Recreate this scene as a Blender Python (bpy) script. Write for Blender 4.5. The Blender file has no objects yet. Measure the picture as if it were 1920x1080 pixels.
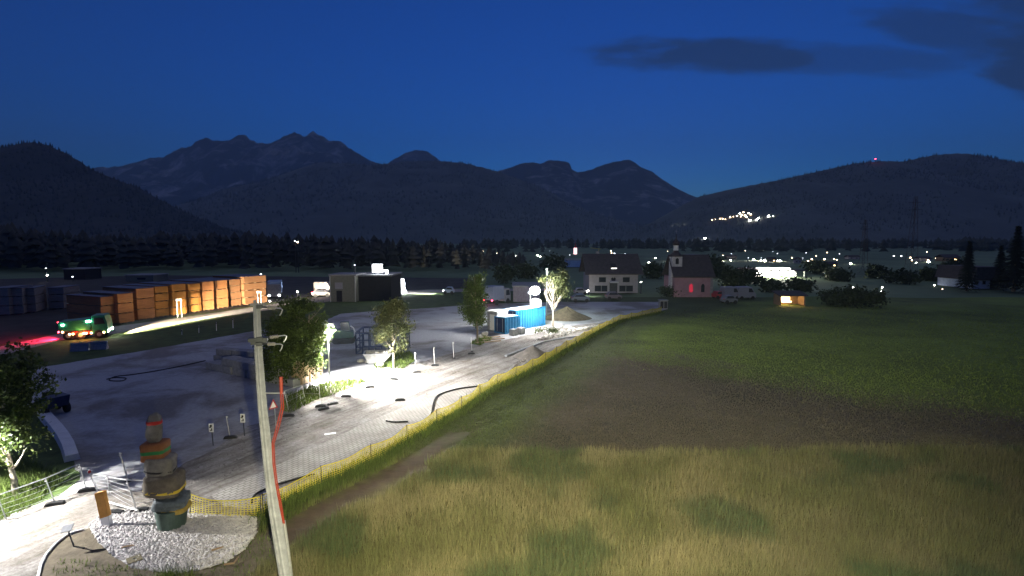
import bpy, bmesh, math, random
import numpy as np
from mathutils import Vector, Matrix, noise
from mathutils.geometry import tessellate_polygon
from mathutils.bvhtree import BVHTree
random.seed(7); RNG = np.random.default_rng(7)
scene = bpy.context.scene; COL = scene.collection
R = math.radians
# ------------------------------------------------------------------ camera
F_PX, CAM_H, PITCH = 1000.0, 11.0, math.atan(90/1000)
CP, SP = math.cos(PITCH), math.sin(PITCH)
def ray(x, y):
    a, b = (x-960)/F_PX, (540-y)/F_PX
    return Vector((a, CP + b*SP, -SP + b*CP))
def G(x, y, z=0.0):
    d = ray(x, y); t = (z-CAM_H)/d.z
    return Vector((d.x*t, d.y*t, z))
def at(x, y, Y):
    d = ray(x, y); t = Y/d.y
    return Vector((d.x*t, Y, CAM_H + d.z*t))
def pix(p):
    v = Vector(p) - Vector((0, 0, CAM_H))
    f = v.y*CP - v.z*SP; u = v.y*SP + v.z*CP
    return 960 + F_PX*v.x/f, 540 - F_PX*u/f
cam = bpy.data.cameras.new('camera'); cam.lens = 36*F_PX/1920; cam.sensor_width = 36
cam.clip_start = 0.1; cam.clip_end = 40000
co = bpy.data.objects.new('camera', cam); COL.objects.link(co)
co.location = (0, 0, CAM_H); co.rotation_euler = (R(90)-PITCH, 0, 0)
scene.camera = co
scene.view_settings.view_transform = 'Standard'; scene.view_settings.look = 'None'
scene.view_settings.gamma = 1; scene.view_settings.exposure = 2.0
scene.cycles.use_denoising = True
scene.cycles.max_bounces = 6; scene.cycles.diffuse_bounces = 3; scene.cycles.volume_bounces = 1
scene.cycles.sample_clamp_indirect = 6.0
scene.cycles.transparent_max_bounces = 8
# ------------------------------------------------------------------ materials
def nd(nt, t, **kw):
    n = nt.nodes.new(t)
    for k, v in kw.items():
        if k in n.inputs.keys(): n.inputs[k].default_value = v
        else: setattr(n, k, v)
    return n
def base_mat(name):
    m = bpy.data.materials.new(name); m.use_nodes = True
    nt = m.node_tree
    return m, nt, nt.nodes['Principled BSDF']
def mat(name, col, rough=0.8, metal=0.0, var=0.25, scale=3.0, bump=0.0, bscale=None, stretch=None, trans=0.0, attr=None, spec=0.3):
    """noise-varied colour, optional bump; attr multiplies a colour attribute"""
    m, nt, p = base_mat(name); L = nt.links.new
    p.inputs['Roughness'].default_value = rough; p.inputs['Metallic'].default_value = metal
    p.inputs['Specular IOR Level'].default_value = spec
    tc = nd(nt, 'ShaderNodeTexCoord'); mp = nd(nt, 'ShaderNodeMapping'); L(tc.outputs['Object'], mp.inputs['Vector'])
    if stretch: mp.inputs['Scale'].default_value = stretch
    nz = nd(nt, 'ShaderNodeTexNoise', Scale=scale, Detail=6.0, Roughness=0.65); L(mp.outputs[0], nz.inputs['Vector'])
    rp = nd(nt, 'ShaderNodeValToRGB'); L(nz.outputs['Fac'], rp.inputs['Fac'])
    rp.color_ramp.elements[0].position = 0.3; rp.color_ramp.elements[1].position = 0.7
    lo = [c*(1-var) for c in col[:3]]; hi = [min(1, c*(1+var)) for c in col[:3]]
    rp.color_ramp.elements[0].color = (*lo, 1); rp.color_ramp.elements[1].color = (*hi, 1)
    out = rp.outputs['Color']
    if attr:
        at_ = nd(nt, 'ShaderNodeAttribute', attribute_name=attr)
        mx = nd(nt, 'ShaderNodeMix', data_type='RGBA', blend_type='MULTIPLY'); mx.inputs['Factor'].default_value = 1
        L(out, mx.inputs['A']); L(at_.outputs['Color'], mx.inputs['B']); out = mx.outputs['Result']
    L(out, p.inputs['Base Color'])
    if bump:
        nb = nd(nt, 'ShaderNodeTexNoise', Scale=bscale or scale*4, Detail=5.0); L(mp.outputs[0], nb.inputs['Vector'])
        bp = nd(nt, 'ShaderNodeBump', Strength=bump, Distance=0.05); L(nb.outputs['Fac'], bp.inputs['Height']); L(bp.outputs[0], p.inputs['Normal'])
    if trans:
        tr = nd(nt, 'ShaderNodeBsdfTranslucent'); L(out, tr.inputs['Color'])
        mxs = nd(nt, 'ShaderNodeMixShader'); mxs.inputs[0].default_value = trans
        L(p.outputs[0], mxs.inputs[1]); L(tr.outputs[0], mxs.inputs[2])
        L(mxs.outputs[0], nt.nodes['Material Output'].inputs['Surface'])
    return m
def emit(name, col, strength):
    m, nt, p = base_mat(name)
    p.inputs['Base Color'].default_value = (*[c*0.3 for c in col], 1)
    p.inputs['Emission Color'].default_value = (*col, 1); p.inputs['Emission Strength'].default_value = strength
    return m
# ------------------------------------------------------------------ mesh builder
class MB:
    def __init__(s): s.v = []; s.f = []
    def face(s, pts):
        n = len(s.v); s.v += [tuple(p) for p in pts]; s.f.append(tuple(range(n, n+len(pts)))); return s
    def box(s, c, size, rot=0.0, M=None):
        x, y, z = [k/2 for k in size]; n = len(s.v); c = Vector(c)
        mt = M if M is not None else Matrix.Rotation(rot, 3, 'Z')
        for dx, dy, dz in ((-x,-y,-z),(x,-y,-z),(x,y,-z),(-x,y,-z),(-x,-y,z),(x,-y,z),(x,y,z),(-x,y,z)):
            s.v.append(tuple(c + mt @ Vector((dx, dy, dz))))
        for q in ((3,2,1,0),(4,5,6,7),(0,1,5,4),(1,2,6,5),(2,3,7,6),(3,0,4,7)): s.f.append(tuple(n+i for i in q))
        return s
    def tube(s, pts, rad, seg=8, cap=True):
        pts = [Vector(p) for p in pts]
        if not hasattr(rad, '__len__'): rad = [rad]*len(pts)
        n0 = len(s.v); prev = None
        for i, p in enumerate(pts):
            t = (pts[min(i+1, len(pts)-1)] - pts[max(i-1, 0)])
            t = t.normalized() if t.length > 1e-9 else Vector((0, 0, 1))
            if prev is None:
                a = t.orthogonal().normalized()
            else:
                a = (prev - t*prev.dot(t)); a = a.normalized() if a.length > 1e-6 else t.orthogonal().normalized()
            prev = a; b = t.cross(a)
            for k in range(seg):
                an = 2*math.pi*k/seg; s.v.append(tuple(p + (a*math.cos(an) + b*math.sin(an))*rad[i]))
        for i in range(len(pts)-1):
            for k in range(seg):
                q = n0+i*seg; s.f.append((q+k, q+(k+1) % seg, q+seg+(k+1) % seg, q+seg+k))
        if cap:
            s.f.append(tuple(n0+k for k in reversed(range(seg)))); s.f.append(tuple(n0+(len(pts)-1)*seg+k for k in range(seg)))
        return s
    def lathe(s, prof, seg=20, c=(0, 0, 0)):
        n0 = len(s.v); c = Vector(c)
        for r, z in prof:
            for k in range(seg):
                a = 2*math.pi*k/seg; s.v.append((c.x+r*math.cos(a), c.y+r*math.sin(a), c.z+z))
        for i in range(len(prof)-1):
            for k in range(seg):
                q = n0+i*seg; s.f.append((q+k, q+(k+1) % seg, q+seg+(k+1) % seg, q+seg+k))
        s.f.append(tuple(n0+k for k in reversed(range(seg)))); s.f.append(tuple(n0+(len(prof)-1)*seg+k for k in range(seg)))
        return s
    def prism(s, poly, axis, a, b):
        """extrude a 2D polygon along axis ('x','y','z') from a to b"""
        def P(u, v, w): return {'x': (w, u, v), 'y': (u, w, v), 'z': (u, v, w)}[axis]
        n = len(s.v); k = len(poly)
        s.v += [P(u, v, a) for u, v in poly] + [P(u, v, b) for u, v in poly]
        s.f.append(tuple(n+i for i in range(k))); s.f.append(tuple(n+k+i for i in reversed(range(k))))
        for i in range(k): s.f.append((n+i, n+k+i, n+k+(i+1) % k, n+(i+1) % k))
        return s
    def blob(s, c, rad, sub=1, jit=0.18, rot=None):
        bm = bmesh.new(); bmesh.ops.create_icosphere(bm, subdivisions=sub, radius=1.0)
        n = len(s.v); o = Vector((random.random()*50, random.random()*50, random.random()*50)); c = Vector(c)
        for v in bm.verts:
            q = v.co*(1 + jit*2*noise.noise(v.co*1.6+o)); q = Vector((q.x*rad[0], q.y*rad[1], q.z*rad[2]))
            if rot is not None: q = rot @ q
            s.v.append(tuple(c+q))
        for f in bm.faces: s.f.append(tuple(n+v.index for v in f.verts))
        bm.free(); return s
    def mesh(s, name):
        me = bpy.data.meshes.new(name); me.from_pydata(s.v, [], s.f)
        bm = bmesh.new(); bm.from_mesh(me); bmesh.ops.recalc_face_normals(bm, faces=bm.faces[:]); bm.to_mesh(me); bm.free()
        return me
    def build(s, name, m, parent=None, smooth=False, bevel=0.0, loc=None):
        me = s.mesh(name)
        if bevel:
            bm = bmesh.new(); bm.from_mesh(me)
            bmesh.ops.bevel(bm, geom=[e for e in bm.edges if len(e.link_faces) == 2 and e.calc_face_angle(0) > 0.5], offset=bevel, segments=2, affect='EDGES', profile=0.6, clamp_overlap=True)
            bm.to_mesh(me); bm.free()
        if m: me.materials.append(m)
        if smooth:
            for p in me.polygons: p.use_smooth = True
        o = bpy.data.objects.new(name, me); COL.objects.link(o)
        if parent: o.parent = parent
        if loc is not None: o.location = loc
        return o
def raw_mesh(name, verts, faces, m, parent=None, colors=None, smooth=False):
    """verts (n,3) array, faces (m,k) array"""
    me = bpy.data.meshes.new(name); verts = np.asarray(verts, np.float32); faces = np.asarray(faces, np.int32); k = faces.shape[1]
    me.vertices.add(len(verts)); me.vertices.foreach_set('co', verts.ravel())
    me.loops.add(faces.size); me.loops.foreach_set('vertex_index', faces.ravel())
    me.polygons.add(len(faces)); me.polygons.foreach_set('loop_start', np.arange(0, faces.size, k, dtype=np.int32))
    if smooth: me.polygons.foreach_set('use_smooth', np.ones(len(faces), bool))
    me.update(calc_edges=True)
    if colors is not None:
        ca = me.color_attributes.new('tone', 'FLOAT_COLOR', 'POINT')
        c4 = np.ones((len(verts), 4), np.float32); c4[:, :3] = colors; ca.data.foreach_set('color', c4.ravel())
    me.materials.append(m)
    o = bpy.data.objects.new(name, me); COL.objects.link(o)
    if parent: o.parent = parent
    return o
def tag(o, label=None, cat=None, group=None, kind=None):
    if label: o['label'] = label
    if cat: o['category'] = cat
    if group: o['group'] = group
    if kind: o['kind'] = kind
    return o
def thing(name, label, cat, loc=(0, 0, 0), rz=0.0, group=None):
    o = bpy.data.objects.new(name, None); COL.objects.link(o); o.empty_display_size = 0.3
    o.location = loc; o.rotation_euler = (0, 0, rz)
    return tag(o, label, cat, group)
def dup(root, loc=None, rz=None, label=None, group=None):
    r = root.copy(); COL.objects.link(r)
    if loc is not None: r.location = loc
    if rz is not None: r.rotation_euler = (0, 0, rz)
    if label: r['label'] = label
    if group: r['group'] = group
    for ch in list(root.children):
        c = ch.copy(); COL.objects.link(c); c.parent = r
        for g in list(ch.children):
            d = g.copy(); COL.objects.link(d); d.parent = c
    return r
def lamp(kind, loc, power, col, parent=None, radius=0.1, target=None, cone=None, blend=0.5):
    l = bpy.data.lights.new('lamp_light', kind); l.energy = power; l.color = col
    if kind in ('POINT', 'SPOT'): l.shadow_soft_size = radius
    if cone: l.spot_size = R(cone); l.spot_blend = blend
    o = bpy.data.objects.new('lamp_light', l); COL.objects.link(o); o.location = loc
    if target is not None: o.rotation_euler = (Vector(target)-Vector(loc)).to_track_quat('-Z', 'Y').to_euler()
    if parent: o.parent = parent
    return o
def smooth01(a, b, x):
    t = np.clip((x-a)/(b-a), 0, 1); return t*t*(3-2*t)
# ------------------------------------------------------------------ palette
M = dict(
 concrete=mat('pale_concrete', (.26,.27,.285), .85, var=.25, scale=4, bump=.3),
 concrete_dk=mat('grey_concrete', (.26,.26,.26), .85, var=.25, scale=3, bump=.3),
 steel=mat('galvanised_steel', (.5,.51,.52), .4, .7, var=.15, scale=9),
 dark_steel=mat('dark_steel', (.05,.055,.06), .5, .3, var=.2),
 rubber=mat('black_rubber', (.02,.02,.02), .7, var=.3),
 white=mat('white_paint', (.72,.72,.7), .55, var=.1, scale=2),
 plaster=mat('white_plaster', (.30,.29,.31), .9, var=.12, scale=1.5),
 pink=mat('pink_plaster', (.36,.22,.25), .9, var=.15, scale=1.0),
 roof=mat('dark_roof_tiles', (.06,.05,.055), .8, var=.3, scale=2, bump=.3, bscale=12),
 wood=mat('weathered_wood', (.25,.17,.10), .8, var=.3, scale=3, stretch=(1,8,8)),
 timber=mat('sawn_timber', (.46,.20,.075), .8, var=.28, scale=1.2, stretch=(.5,.5,9), bump=.5, bscale=3),
 timber_pale=mat('pale_sawn_timber', (.4,.30,.22), .8, var=.28, scale=1.2, stretch=(.5,.5,9), bump=.5, bscale=3),
 glass=mat('dark_glass', (.03,.035,.045), .08, var=.1, spec=.6),
 blue=mat('blue_container_paint', (.02,.17,.36), .45, var=.2, scale=2, bump=.1),
 navy=mat('navy_steel_paint', (.016,.03,.085), .5, var=.25),
 truck_blue=mat('blue_lorry_paint', (.10,.18,.34), .4, var=.1),
 green=mat('green_lorry_paint', (.02,.20,.11), .4, var=.15),
 red=mat('red_paint', (.45,.03,.03), .5, var=.15),
 red_tube=mat('red_cable_sleeve', (.24,.035,.02), .5, var=.2),
 yellow=mat('yellow_barrier_net', (.55,.46,.06), .6, var=.25, trans=.25),
 orange=mat('orange_rust_board', (.55,.27,.06), .7, var=.2),
 grey_wall=mat('grey_green_cladding', (.16,.16,.13), .8, var=.15),
 dark_wall=mat('dark_cladding', (.018,.018,.024), .8, var=.2),
 bark=mat('tree_bark', (.22,.18,.13), .9, var=.35, scale=6, bump=.6, stretch=(1,1,.25)),
 pale_bark=mat('pale_tree_bark', (.42,.37,.29), .9, var=.3, scale=6, bump=.5, stretch=(1,1,.25)),
 leaf=mat('green_leaves', (.075,.11,.026), .6, var=.35, scale=1.5, trans=.3, attr='tone'),
 leaf_dk=mat('dark_leaves', (.035,.05,.02), .7, var=.3, scale=1.0, trans=.15, attr='tone'),
 leaf_warm=mat('olive_leaves', (.085,.105,.038), .6, var=.3, scale=1.5, trans=.3, attr='tone'),
 conifer=mat('conifer_needles', (.02,.026,.014), .9, var=.3, scale=.4),
 stone=mat('rough_grey_stone', (.20,.185,.16), .9, var=.35, scale=3, bump=.8, bscale=7),
 stone_pale=mat('pale_rubble_stone', (.5,.48,.44), .9, var=.3, scale=3, bump=.8, bscale=7),
 stone_dk=mat('dark_slate_stone', (.10,.12,.13), .7, var=.5, scale=4, bump=.8, bscale=7),
 stone_brown=mat('brown_stone', (.13,.11,.085), .9, var=.35, scale=3, bump=.8, bscale=7),
 terracotta=mat('terracotta_stone', (.30,.12,.045), .85, var=.25, scale=3, bump=.6, bscale=7),
 dirt=mat('grey_dirt', (.15,.135,.12), .95, var=.3, scale=2, bump=.8, bscale=6),
 earth=mat('brown_earth', (.11,.09,.06), .95, var=.4, scale=2, bump=.8, bscale=8),
 band_red=mat('red_band_paint', (.6,.03,.02), .6, var=.1), band_green=mat('green_band_paint', (.03,.22,.06), .6, var=.1),
 band_black=mat('black_band_paint', (.015,.015,.015), .6, var=.1), band_yellow=mat('yellow_band_paint', (.62,.45,.04), .6, var=.1),
 bucket=mat('dark_green_pedestal', (.055,.085,.07), .6, var=.2, scale=4, bump=.15),
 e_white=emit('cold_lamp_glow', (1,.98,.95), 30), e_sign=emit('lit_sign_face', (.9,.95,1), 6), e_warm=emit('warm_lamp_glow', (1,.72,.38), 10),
 e_win=emit('lit_window_glow', (1,.97,.9), 1.6), e_winwarm=emit('warm_lit_interior', (1,.66,.30), 3.0), e_redwin=emit('red_lit_glass', (.7,.03,.07), .16),
 e_red=emit('red_lamp_glow', (1,.03,.06), 9), e_amber=emit('amber_marker_glow', (1,.42,.16), 10), e_green=emit('greenish_lamp_glow', (.75,1,.85), 22),
 e_village=emit('village_lamp_glow', (1,.93,.82), 26), e_villagewarm=emit('village_warm_lamp_glow', (1,.68,.42), 10), e_villagedim=emit('village_dim_lamp_glow', (.8,.9,1), 2.2),
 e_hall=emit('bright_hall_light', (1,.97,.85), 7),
)
# ------------------------------------------------------------------ world
w = bpy.data.worlds.new('World'); scene.world = w; w.use_nodes = True
nt = w.node_tree; L = nt.links.new; bg = nt.nodes['Background']
sky = nd(nt, 'ShaderNodeTexSky', sky_type='NISHITA', sun_disc=False)
sky.sun_elevation = R(-1.0); sky.sun_rotation = R(12); sky.ozone_density = 6.0; sky.altitude = 900; sky.air_density = 1.0; sky.dust_density = .3
SKY_K, SKY_TINT = 0.15, (.42, 1.30, 1.20)
tintn = nd(nt, 'ShaderNodeMix', data_type='RGBA', blend_type='MULTIPLY'); tintn.inputs['Factor'].default_value = 1
tintn.inputs['B'].default_value = (*SKY_TINT, 1); L(sky.outputs[0], tintn.inputs['A'])
# clouds far off in the sky, placed by direction
tc = nd(nt, 'ShaderNodeTexCoord'); sep = nd(nt, 'ShaderNodeSeparateXYZ'); L(tc.outputs['Generated'], sep.inputs[0])
def mth(op, a, b=None, c=None):
    n = nd(nt, 'ShaderNodeMath', operation=op)
    for i, v in enumerate((a, b, c)):
        if v is None: continue
        if isinstance(v, (int, float)): n.inputs[i].default_value = v
        else: L(v, n.inputs[i])
    return n.outputs[0]
yy = mth('MAXIMUM', sep.outputs['Y'], 0.05)
u = mth('DIVIDE', sep.outputs['X'], yy); v = mth('DIVIDE', sep.outputs['Z'], yy)
cmb = nd(nt, 'ShaderNodeCombineXYZ'); L(mth('MULTIPLY', u, 3.2), cmb.inputs[0]); L(mth('MULTIPLY', v, 12.0), cmb.inputs[1])
nz = nd(nt, 'ShaderNodeTexNoise', Scale=1.6, Detail=9.0, Roughness=.62); L(cmb.outputs[0], nz.inputs['Vector'])
nf = mth('SUBTRACT', nz.outputs['Fac'], .5)
def blob_mask(u0, v0, su, sv, sl=0.0, k=1.0, nk=2.4):
    du = mth('DIVIDE', mth('SUBTRACT', u, u0), su*1.05)
    dv = mth('DIVIDE', mth('SUBTRACT', mth('SUBTRACT', v, v0), mth('MULTIPLY', mth('SUBTRACT', u, u0), sl)), sv*1.1)
    q = mth('ADD', mth('MULTIPLY', du, du), mth('MULTIPLY', dv, dv))
    e = mth('ADD', mth('SUBTRACT', 1.0, q), mth('MULTIPLY', nf, nk))
    n = nd(nt, 'ShaderNodeMapRange', interpolation_type='SMOOTHSTEP'); L(e, n.inputs['Value'])
    n.inputs['From Min'].default_value = 0.0; n.inputs['From Max'].default_value = .75; n.inputs['To Max'].default_value = k
    return n.outputs[0]
cm = blob_mask(.36, .333, .25, .036, -.02, .75)
for a in ((.62, .325, .28, .032, .0, .45), (.92, .50, .40, .13, -.2, .7, 1.8), (1.0, .30, .22, .085, -.4, .8, 1.9), (.88,.35,.26,.05,-.2,.6)):
    cm = mth('MAXIMUM', cm, blob_mask(*a))
cmx = nd(nt, 'ShaderNodeMix', data_type='RGBA'); L(cm, cmx.inputs['Factor']); L(tintn.outputs['Result'], cmx.inputs['A'])
CLOUD = (.020, .048, .115)
cmx.inputs['B'].default_value = (*CLOUD, 1)
L(cmx.outputs['Result'], bg.inputs['Color']); bg.inputs['Strength'].default_value = SKY_K
# last glow of dusk: one faint sun lamp
sl = bpy.data.lights.new('dusk_sun', 'SUN'); sl.energy = .09; sl.angle = R(120); sl.color = (1, .93, .78)
so = bpy.data.objects.new('dusk_sun', sl); COL.objects.link(so); so.rotation_euler = (R(40), 0, R(-168))
# ------------------------------------------------------------------ setting: ground sheets
def sheet(name, poly, z, m, kind='structure', jit=0.0):
    """flat polygon given in photo pixels, unprojected to the ground"""
    pts = [G(x, y) for x, y in poly]
    out = []
    for i, p in enumerate(pts):
        q = pts[(i+1) % len(pts)]; n = max(1, min(40, int((q-p).length/0.8))) if jit else 1
        for k in range(n):
            r = p.lerp(q, k/n)
            if jit and k: r += Vector((noise.noise(r*.9)*jit, noise.noise(r*.9+Vector((9, 3, 1)))*jit, 0))
            out.append(Vector((r.x, r.y, z)))
    tri = tessellate_polygon([out])
    me = bpy.data.meshes.new(name); me.from_pydata(out, [], [tuple(t) for t in tri])
    bm = bmesh.new(); bm.from_mesh(me); bmesh.ops.recalc_face_normals(bm, faces=bm.faces[:])
    for f in bm.faces:
        if f.normal.z < 0: f.normal_flip()
    bm.to_mesh(me); bm.free(); me.materials.append(m)
    o = bpy.data.objects.new(name, me); COL.objects.link(o); tag(o, kind=kind); return o
ROAD_A = math.atan2((G(880,720)-G(517,873)).y, (G(880,720)-G(517,873)).x)
m_ground = mat('valley_meadow', (.13,.19,.09), .95, var=.4, scale=.02)
MB().face([(-9000,-300,-.3),(9000,-300,-.3),(9000,9500,-.3),(-9000,9500,-.3)]).build('ground', m_ground).__setitem__('kind','structure')
FENCE = [(492,968),(560,930),(640,893),(700,864),(800,806),(860,772),(920,730),(1000,692),(1060,657),(1120,623),(1160,603),(1240,586)]
FW = [G(*p) for p in FENCE]
def fence_dist(x, y):
    """signed distance (numpy) to the barrier line, positive on the field side"""
    best = np.full(np.shape(x), 1e9); sg = np.ones(np.shape(x))
    pts = [FW[0]+(FW[0]-FW[1])*6] + FW + [FW[-1]+(FW[-1]-FW[-2])*4]
    for a, b in zip(pts[:-1], pts[1:]):
        dx, dy = b.x-a.x, b.y-a.y; t = np.clip(((x-a.x)*dx+(y-a.y)*dy)/(dx*dx+dy*dy), 0, 1)
        d = np.hypot(x-a.x-t*dx, y-a.y-t*dy); s = np.sign((x-a.x)*dy-(y-a.y)*dx)
        k = d < best; best = np.where(k, d, best); sg = np.where(k, s, sg)
    return best*sg
def npix(x, y, z=0.0):
    f = y*CP - (z-CAM_H)*SP; uu = y*SP + (z-CAM_H)*CP
    return 960+F_PX*x/f, 540-F_PX*uu/f
def vnoise(x, y, s, seed=0):
    return np.array([noise.fractal(Vector((a*s+seed, b*s, seed)), 1.0, 2.0, 4) for a, b in zip(np.ravel(x), np.ravel(y))]).reshape(np.shape(x))
YLINE_X = [900, 1000, 1120, 1350, 1600, 1920, 2600]; YLINE_Y = [740, 690, 655, 690, 738, 770, 800]
def field_col(x, y):
    px, py = npix(x, y); d = fence_dist(x, y); n = vnoise(x, y, .22); n2 = vnoise(x, y, .06, 5)
    green = np.array([.15,.21,.035]); brown = np.array([.095,.08,.055]); olive = np.array([.17,.145,.055]); dirt = np.array([.10,.07,.045]); verge = np.array([.075,.10,.03])
    top = np.interp(px, YLINE_X, YLINE_Y)
    k1 = smooth01(-26, 26, py-top+n*34)[..., None]
    k2 = smooth01(-8, 8, py-846+n*22 - np.interp(px, [800, 1300, 1900], [-8, 6, -20]))[..., None]
    c = green*(1-k1)+brown*k1
    c = c*(1-k2)+olive*k2
    kl = smooth01(3.0, 7.5, d+n*2)[..., None]                       # greener strip beside the barrier
    mid = verge*.95
    c = np.where(py[..., None] < 846, mid*(1-kl)+c*kl, c)
    kd = (smooth01(1.1, 1.7, d+n*.5)*(1-smooth01(2.3, 3.2, d+n*.9))*smooth01(750, 860, py))[..., None]
    c = c*(1-kd)+dirt*kd
    kv = (1-smooth01(.7, 1.7, d+n*.5))[..., None]
    c = c*(1-kv)+verge*kv
    return c*(1+.45*n2[..., None]+.35*n[..., None])
ux = np.linspace(-700, 2900, 150); uy = np.concatenate([np.linspace(557, 700, 60), np.linspace(705, 1500, 90)])
gx, gy = np.meshgrid(ux, uy)
da, db = (gx-960)/F_PX, (540-gy)/F_PX
tt = -CAM_H/(-SP+db*CP); FX, FY = da*tt, (CP+db*SP)*tt
def field_z(x, y):
    d = fence_dist(x, y)
    return smooth01(0.5, 9, d)*(.10*np.sin(x*.21+y*.13)+.10*np.sin(y*.31-x*.09)) - .02
FZ = field_z(FX, FY)
nr, nc = gx.shape; idx = np.arange(nr*nc).reshape(nr, nc)
faces = np.stack([idx[:-1,:-1], idx[1:,:-1], idx[1:,1:], idx[:-1,1:]], -1).reshape(-1, 4)
m_field = mat('field_ground', (.95,.95,.95), .95, var=.32, scale=.9, bump=.9, bscale=5, stretch=(1,2.2,1), attr='tone')
o = raw_mesh('field', np.stack([FX, FY, FZ], -1).reshape(-1, 3), faces, m_field, colors=field_col(FX, FY).reshape(-1, 3), smooth=True); tag(o, kind='structure')
YARD = [(55,692),(250,661),(470,622),(600,604),(640,588),(720,582),(800,578),(900,570),(1050,566),(1240,566),(1250,580),(1160,602),(1120,622),(1060,656),(1000,690),(920,728),(860,770),(800,804),(700,862),(640,891),(560,928),(492,966),(480,1000),(440,1050),(340,1079),(250,1070),(200,1032),(178,1012),(150,1045),(125,1090),(110,1300),(-500,1300),(-400,1000),(0,972),(110,930),(150,900),(140,868),(80,780),(35,760)]
def yard_mat():
    m, nt, p = base_mat('yard_asphalt'); L = nt.links.new
    tc = nd(nt, 'ShaderNodeTexCoord'); p.inputs['Roughness'].default_value = .95; p.inputs['Specular IOR Level'].default_value = .1
    big = nd(nt, 'ShaderNodeTexNoise', Scale=.16, Detail=6.0, Roughness=.62, Distortion=.3); L(tc.outputs['Object'], big.inputs['Vector'])
    r = nd(nt, 'ShaderNodeValToRGB'); L(big.outputs['Fac'], r.inputs['Fac']); e = r.color_ramp.elements
    e[0].position = .40; e[0].color = (.27,.255,.245,1); e[1].position = .54; e[1].color = (.47,.48,.50,1)
    fin = nd(nt, 'ShaderNodeTexNoise', Scale=4.0, Detail=8.0, Roughness=.7); L(tc.outputs['Object'], fin.inputs['Vector'])
    r2 = nd(nt, 'ShaderNodeValToRGB'); L(fin.outputs['Fac'], r2.inputs['Fac']); r2.color_ramp.elements[0].position = .3; r2.color_ramp.elements[0].color = (.7,.7,.7,1); r2.color_ramp.elements[1].position = .7
    mx = nd(nt, 'ShaderNodeMix', data_type='RGBA', blend_type='MULTIPLY'); mx.inputs['Factor'].default_value = 1
    L(r.outputs[0], mx.inputs['A']); L(r2.outputs[0], mx.inputs['B']); L(mx.outputs['Result'], p.inputs['Base Color'])
    b = nd(nt, 'ShaderNodeBump', Strength=.4, Distance=.05); L(fin.outputs['Fac'], b.inputs['Height']); L(b.outputs[0], p.inputs['Normal'])
    return m
sheet('parking_lot', YARD, .004, yard_mat(), jit=.25)
def dirt_road_mat():
    m, nt, p = base_mat('dusty_gravel_road'); L = nt.links.new
    tc = nd(nt, 'ShaderNodeTexCoord'); p.inputs['Roughness'].default_value = .95; p.inputs['Specular IOR Level'].default_value = .1
    mp = nd(nt, 'ShaderNodeMapping'); mp.inputs['Rotation'].default_value = (0, 0, -ROAD_A); L(tc.outputs['Object'], mp.inputs[0])
    m2 = nd(nt, 'ShaderNodeMapping'); m2.inputs['Scale'].default_value = (.12, 1.4, 1); L(mp.outputs[0], m2.inputs[0])
    tr = nd(nt, 'ShaderNodeTexNoise', Scale=1.2, Detail=6.0, Roughness=.65, Distortion=.4); L(m2.outputs[0], tr.inputs['Vector'])
    st = nd(nt, 'ShaderNodeTexNoise', Scale=5.0, Detail=9.0, Roughness=.75); L(mp.outputs[0], st.inputs['Vector'])
    big = nd(nt, 'ShaderNodeTexNoise', Scale=.35, Detail=5.0, Roughness=.6); L(mp.outputs[0], big.inputs['Vector'])
    r = nd(nt, 'ShaderNodeValToRGB'); L(big.outputs['Fac'], r.inputs['Fac']); e = r.color_ramp.elements
    e[0].position = .35; e[0].color = (.26,.235,.205,1); e[1].position = .6; e[1].color = (.42,.405,.385,1)
    r2 = nd(nt, 'ShaderNodeValToRGB'); L(st.outputs['Fac'], r2.inputs['Fac']); r2.color_ramp.elements[0].position = .33; r2.color_ramp.elements[0].color = (.55,.53,.5,1); r2.color_ramp.elements[1].position = .66; r2.color_ramp.elements[1].color=(1.1,1.1,1.1,1)
    r3 = nd(nt, 'ShaderNodeValToRGB'); L(tr.outputs['Fac'], r3.inputs['Fac']); r3.color_ramp.elements[0].position = .38; r3.color_ramp.elements[0].color = (.62,.6,.58,1); r3.color_ramp.elements[1].position = .58
    a = nd(nt, 'ShaderNodeMix', data_type='RGBA', blend_type='MULTIPLY'); a.inputs['Factor'].default_value = 1; L(r.outputs[0], a.inputs['A']); L(r2.outputs[0], a.inputs['B'])
    c = nd(nt, 'ShaderNodeMix', data_type='RGBA', blend_type='MULTIPLY'); c.inputs['Factor'].default_value = 1; L(a.outputs['Result'], c.inputs['A']); L(r3.outputs[0], c.inputs['B'])
    L(c.outputs['Result'], p.inputs['Base Color'])
    hs = mth_in(nt, 'ADD', st.outputs['Fac'], tr.outputs['Fac'])
    b = nd(nt, 'ShaderNodeBump', Strength=.9, Distance=.09); L(hs, b.inputs['Height']); L(b.outputs[0], p.inputs['Normal'])
    return m
def mth_in(nt, op, a, b):
    n = nd(nt, 'ShaderNodeMath', operation=op)
    for i, q in enumerate((a, b)):
        if isinstance(q, (int, float)): n.inputs[i].default_value = q
        else: nt.links.new(q, n.inputs[i])
    return n.outputs[0]
GRAVEL_ROAD = [(-400,1040),(-60,990),(0,975),(110,932),(165,918),(260,922),(330,880),(430,822),(540,768),(600,737),(625,712),(650,694),(740,690),(850,662),(920,642),(1040,617),(1110,606),(1160,601),(1120,622),(1060,656),(1000,690),(920,728),(860,770),(800,804),(700,862),(640,891),(560,928),(492,966),(480,1000),(440,1050),(340,1079),(250,1070),(200,1032),(178,1012),(150,1045),(125,1090),(110,1300),(-500,1300)]
sheet('gravel_road', GRAVEL_ROAD, .010, dirt_road_mat(), jit=.5)
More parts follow.
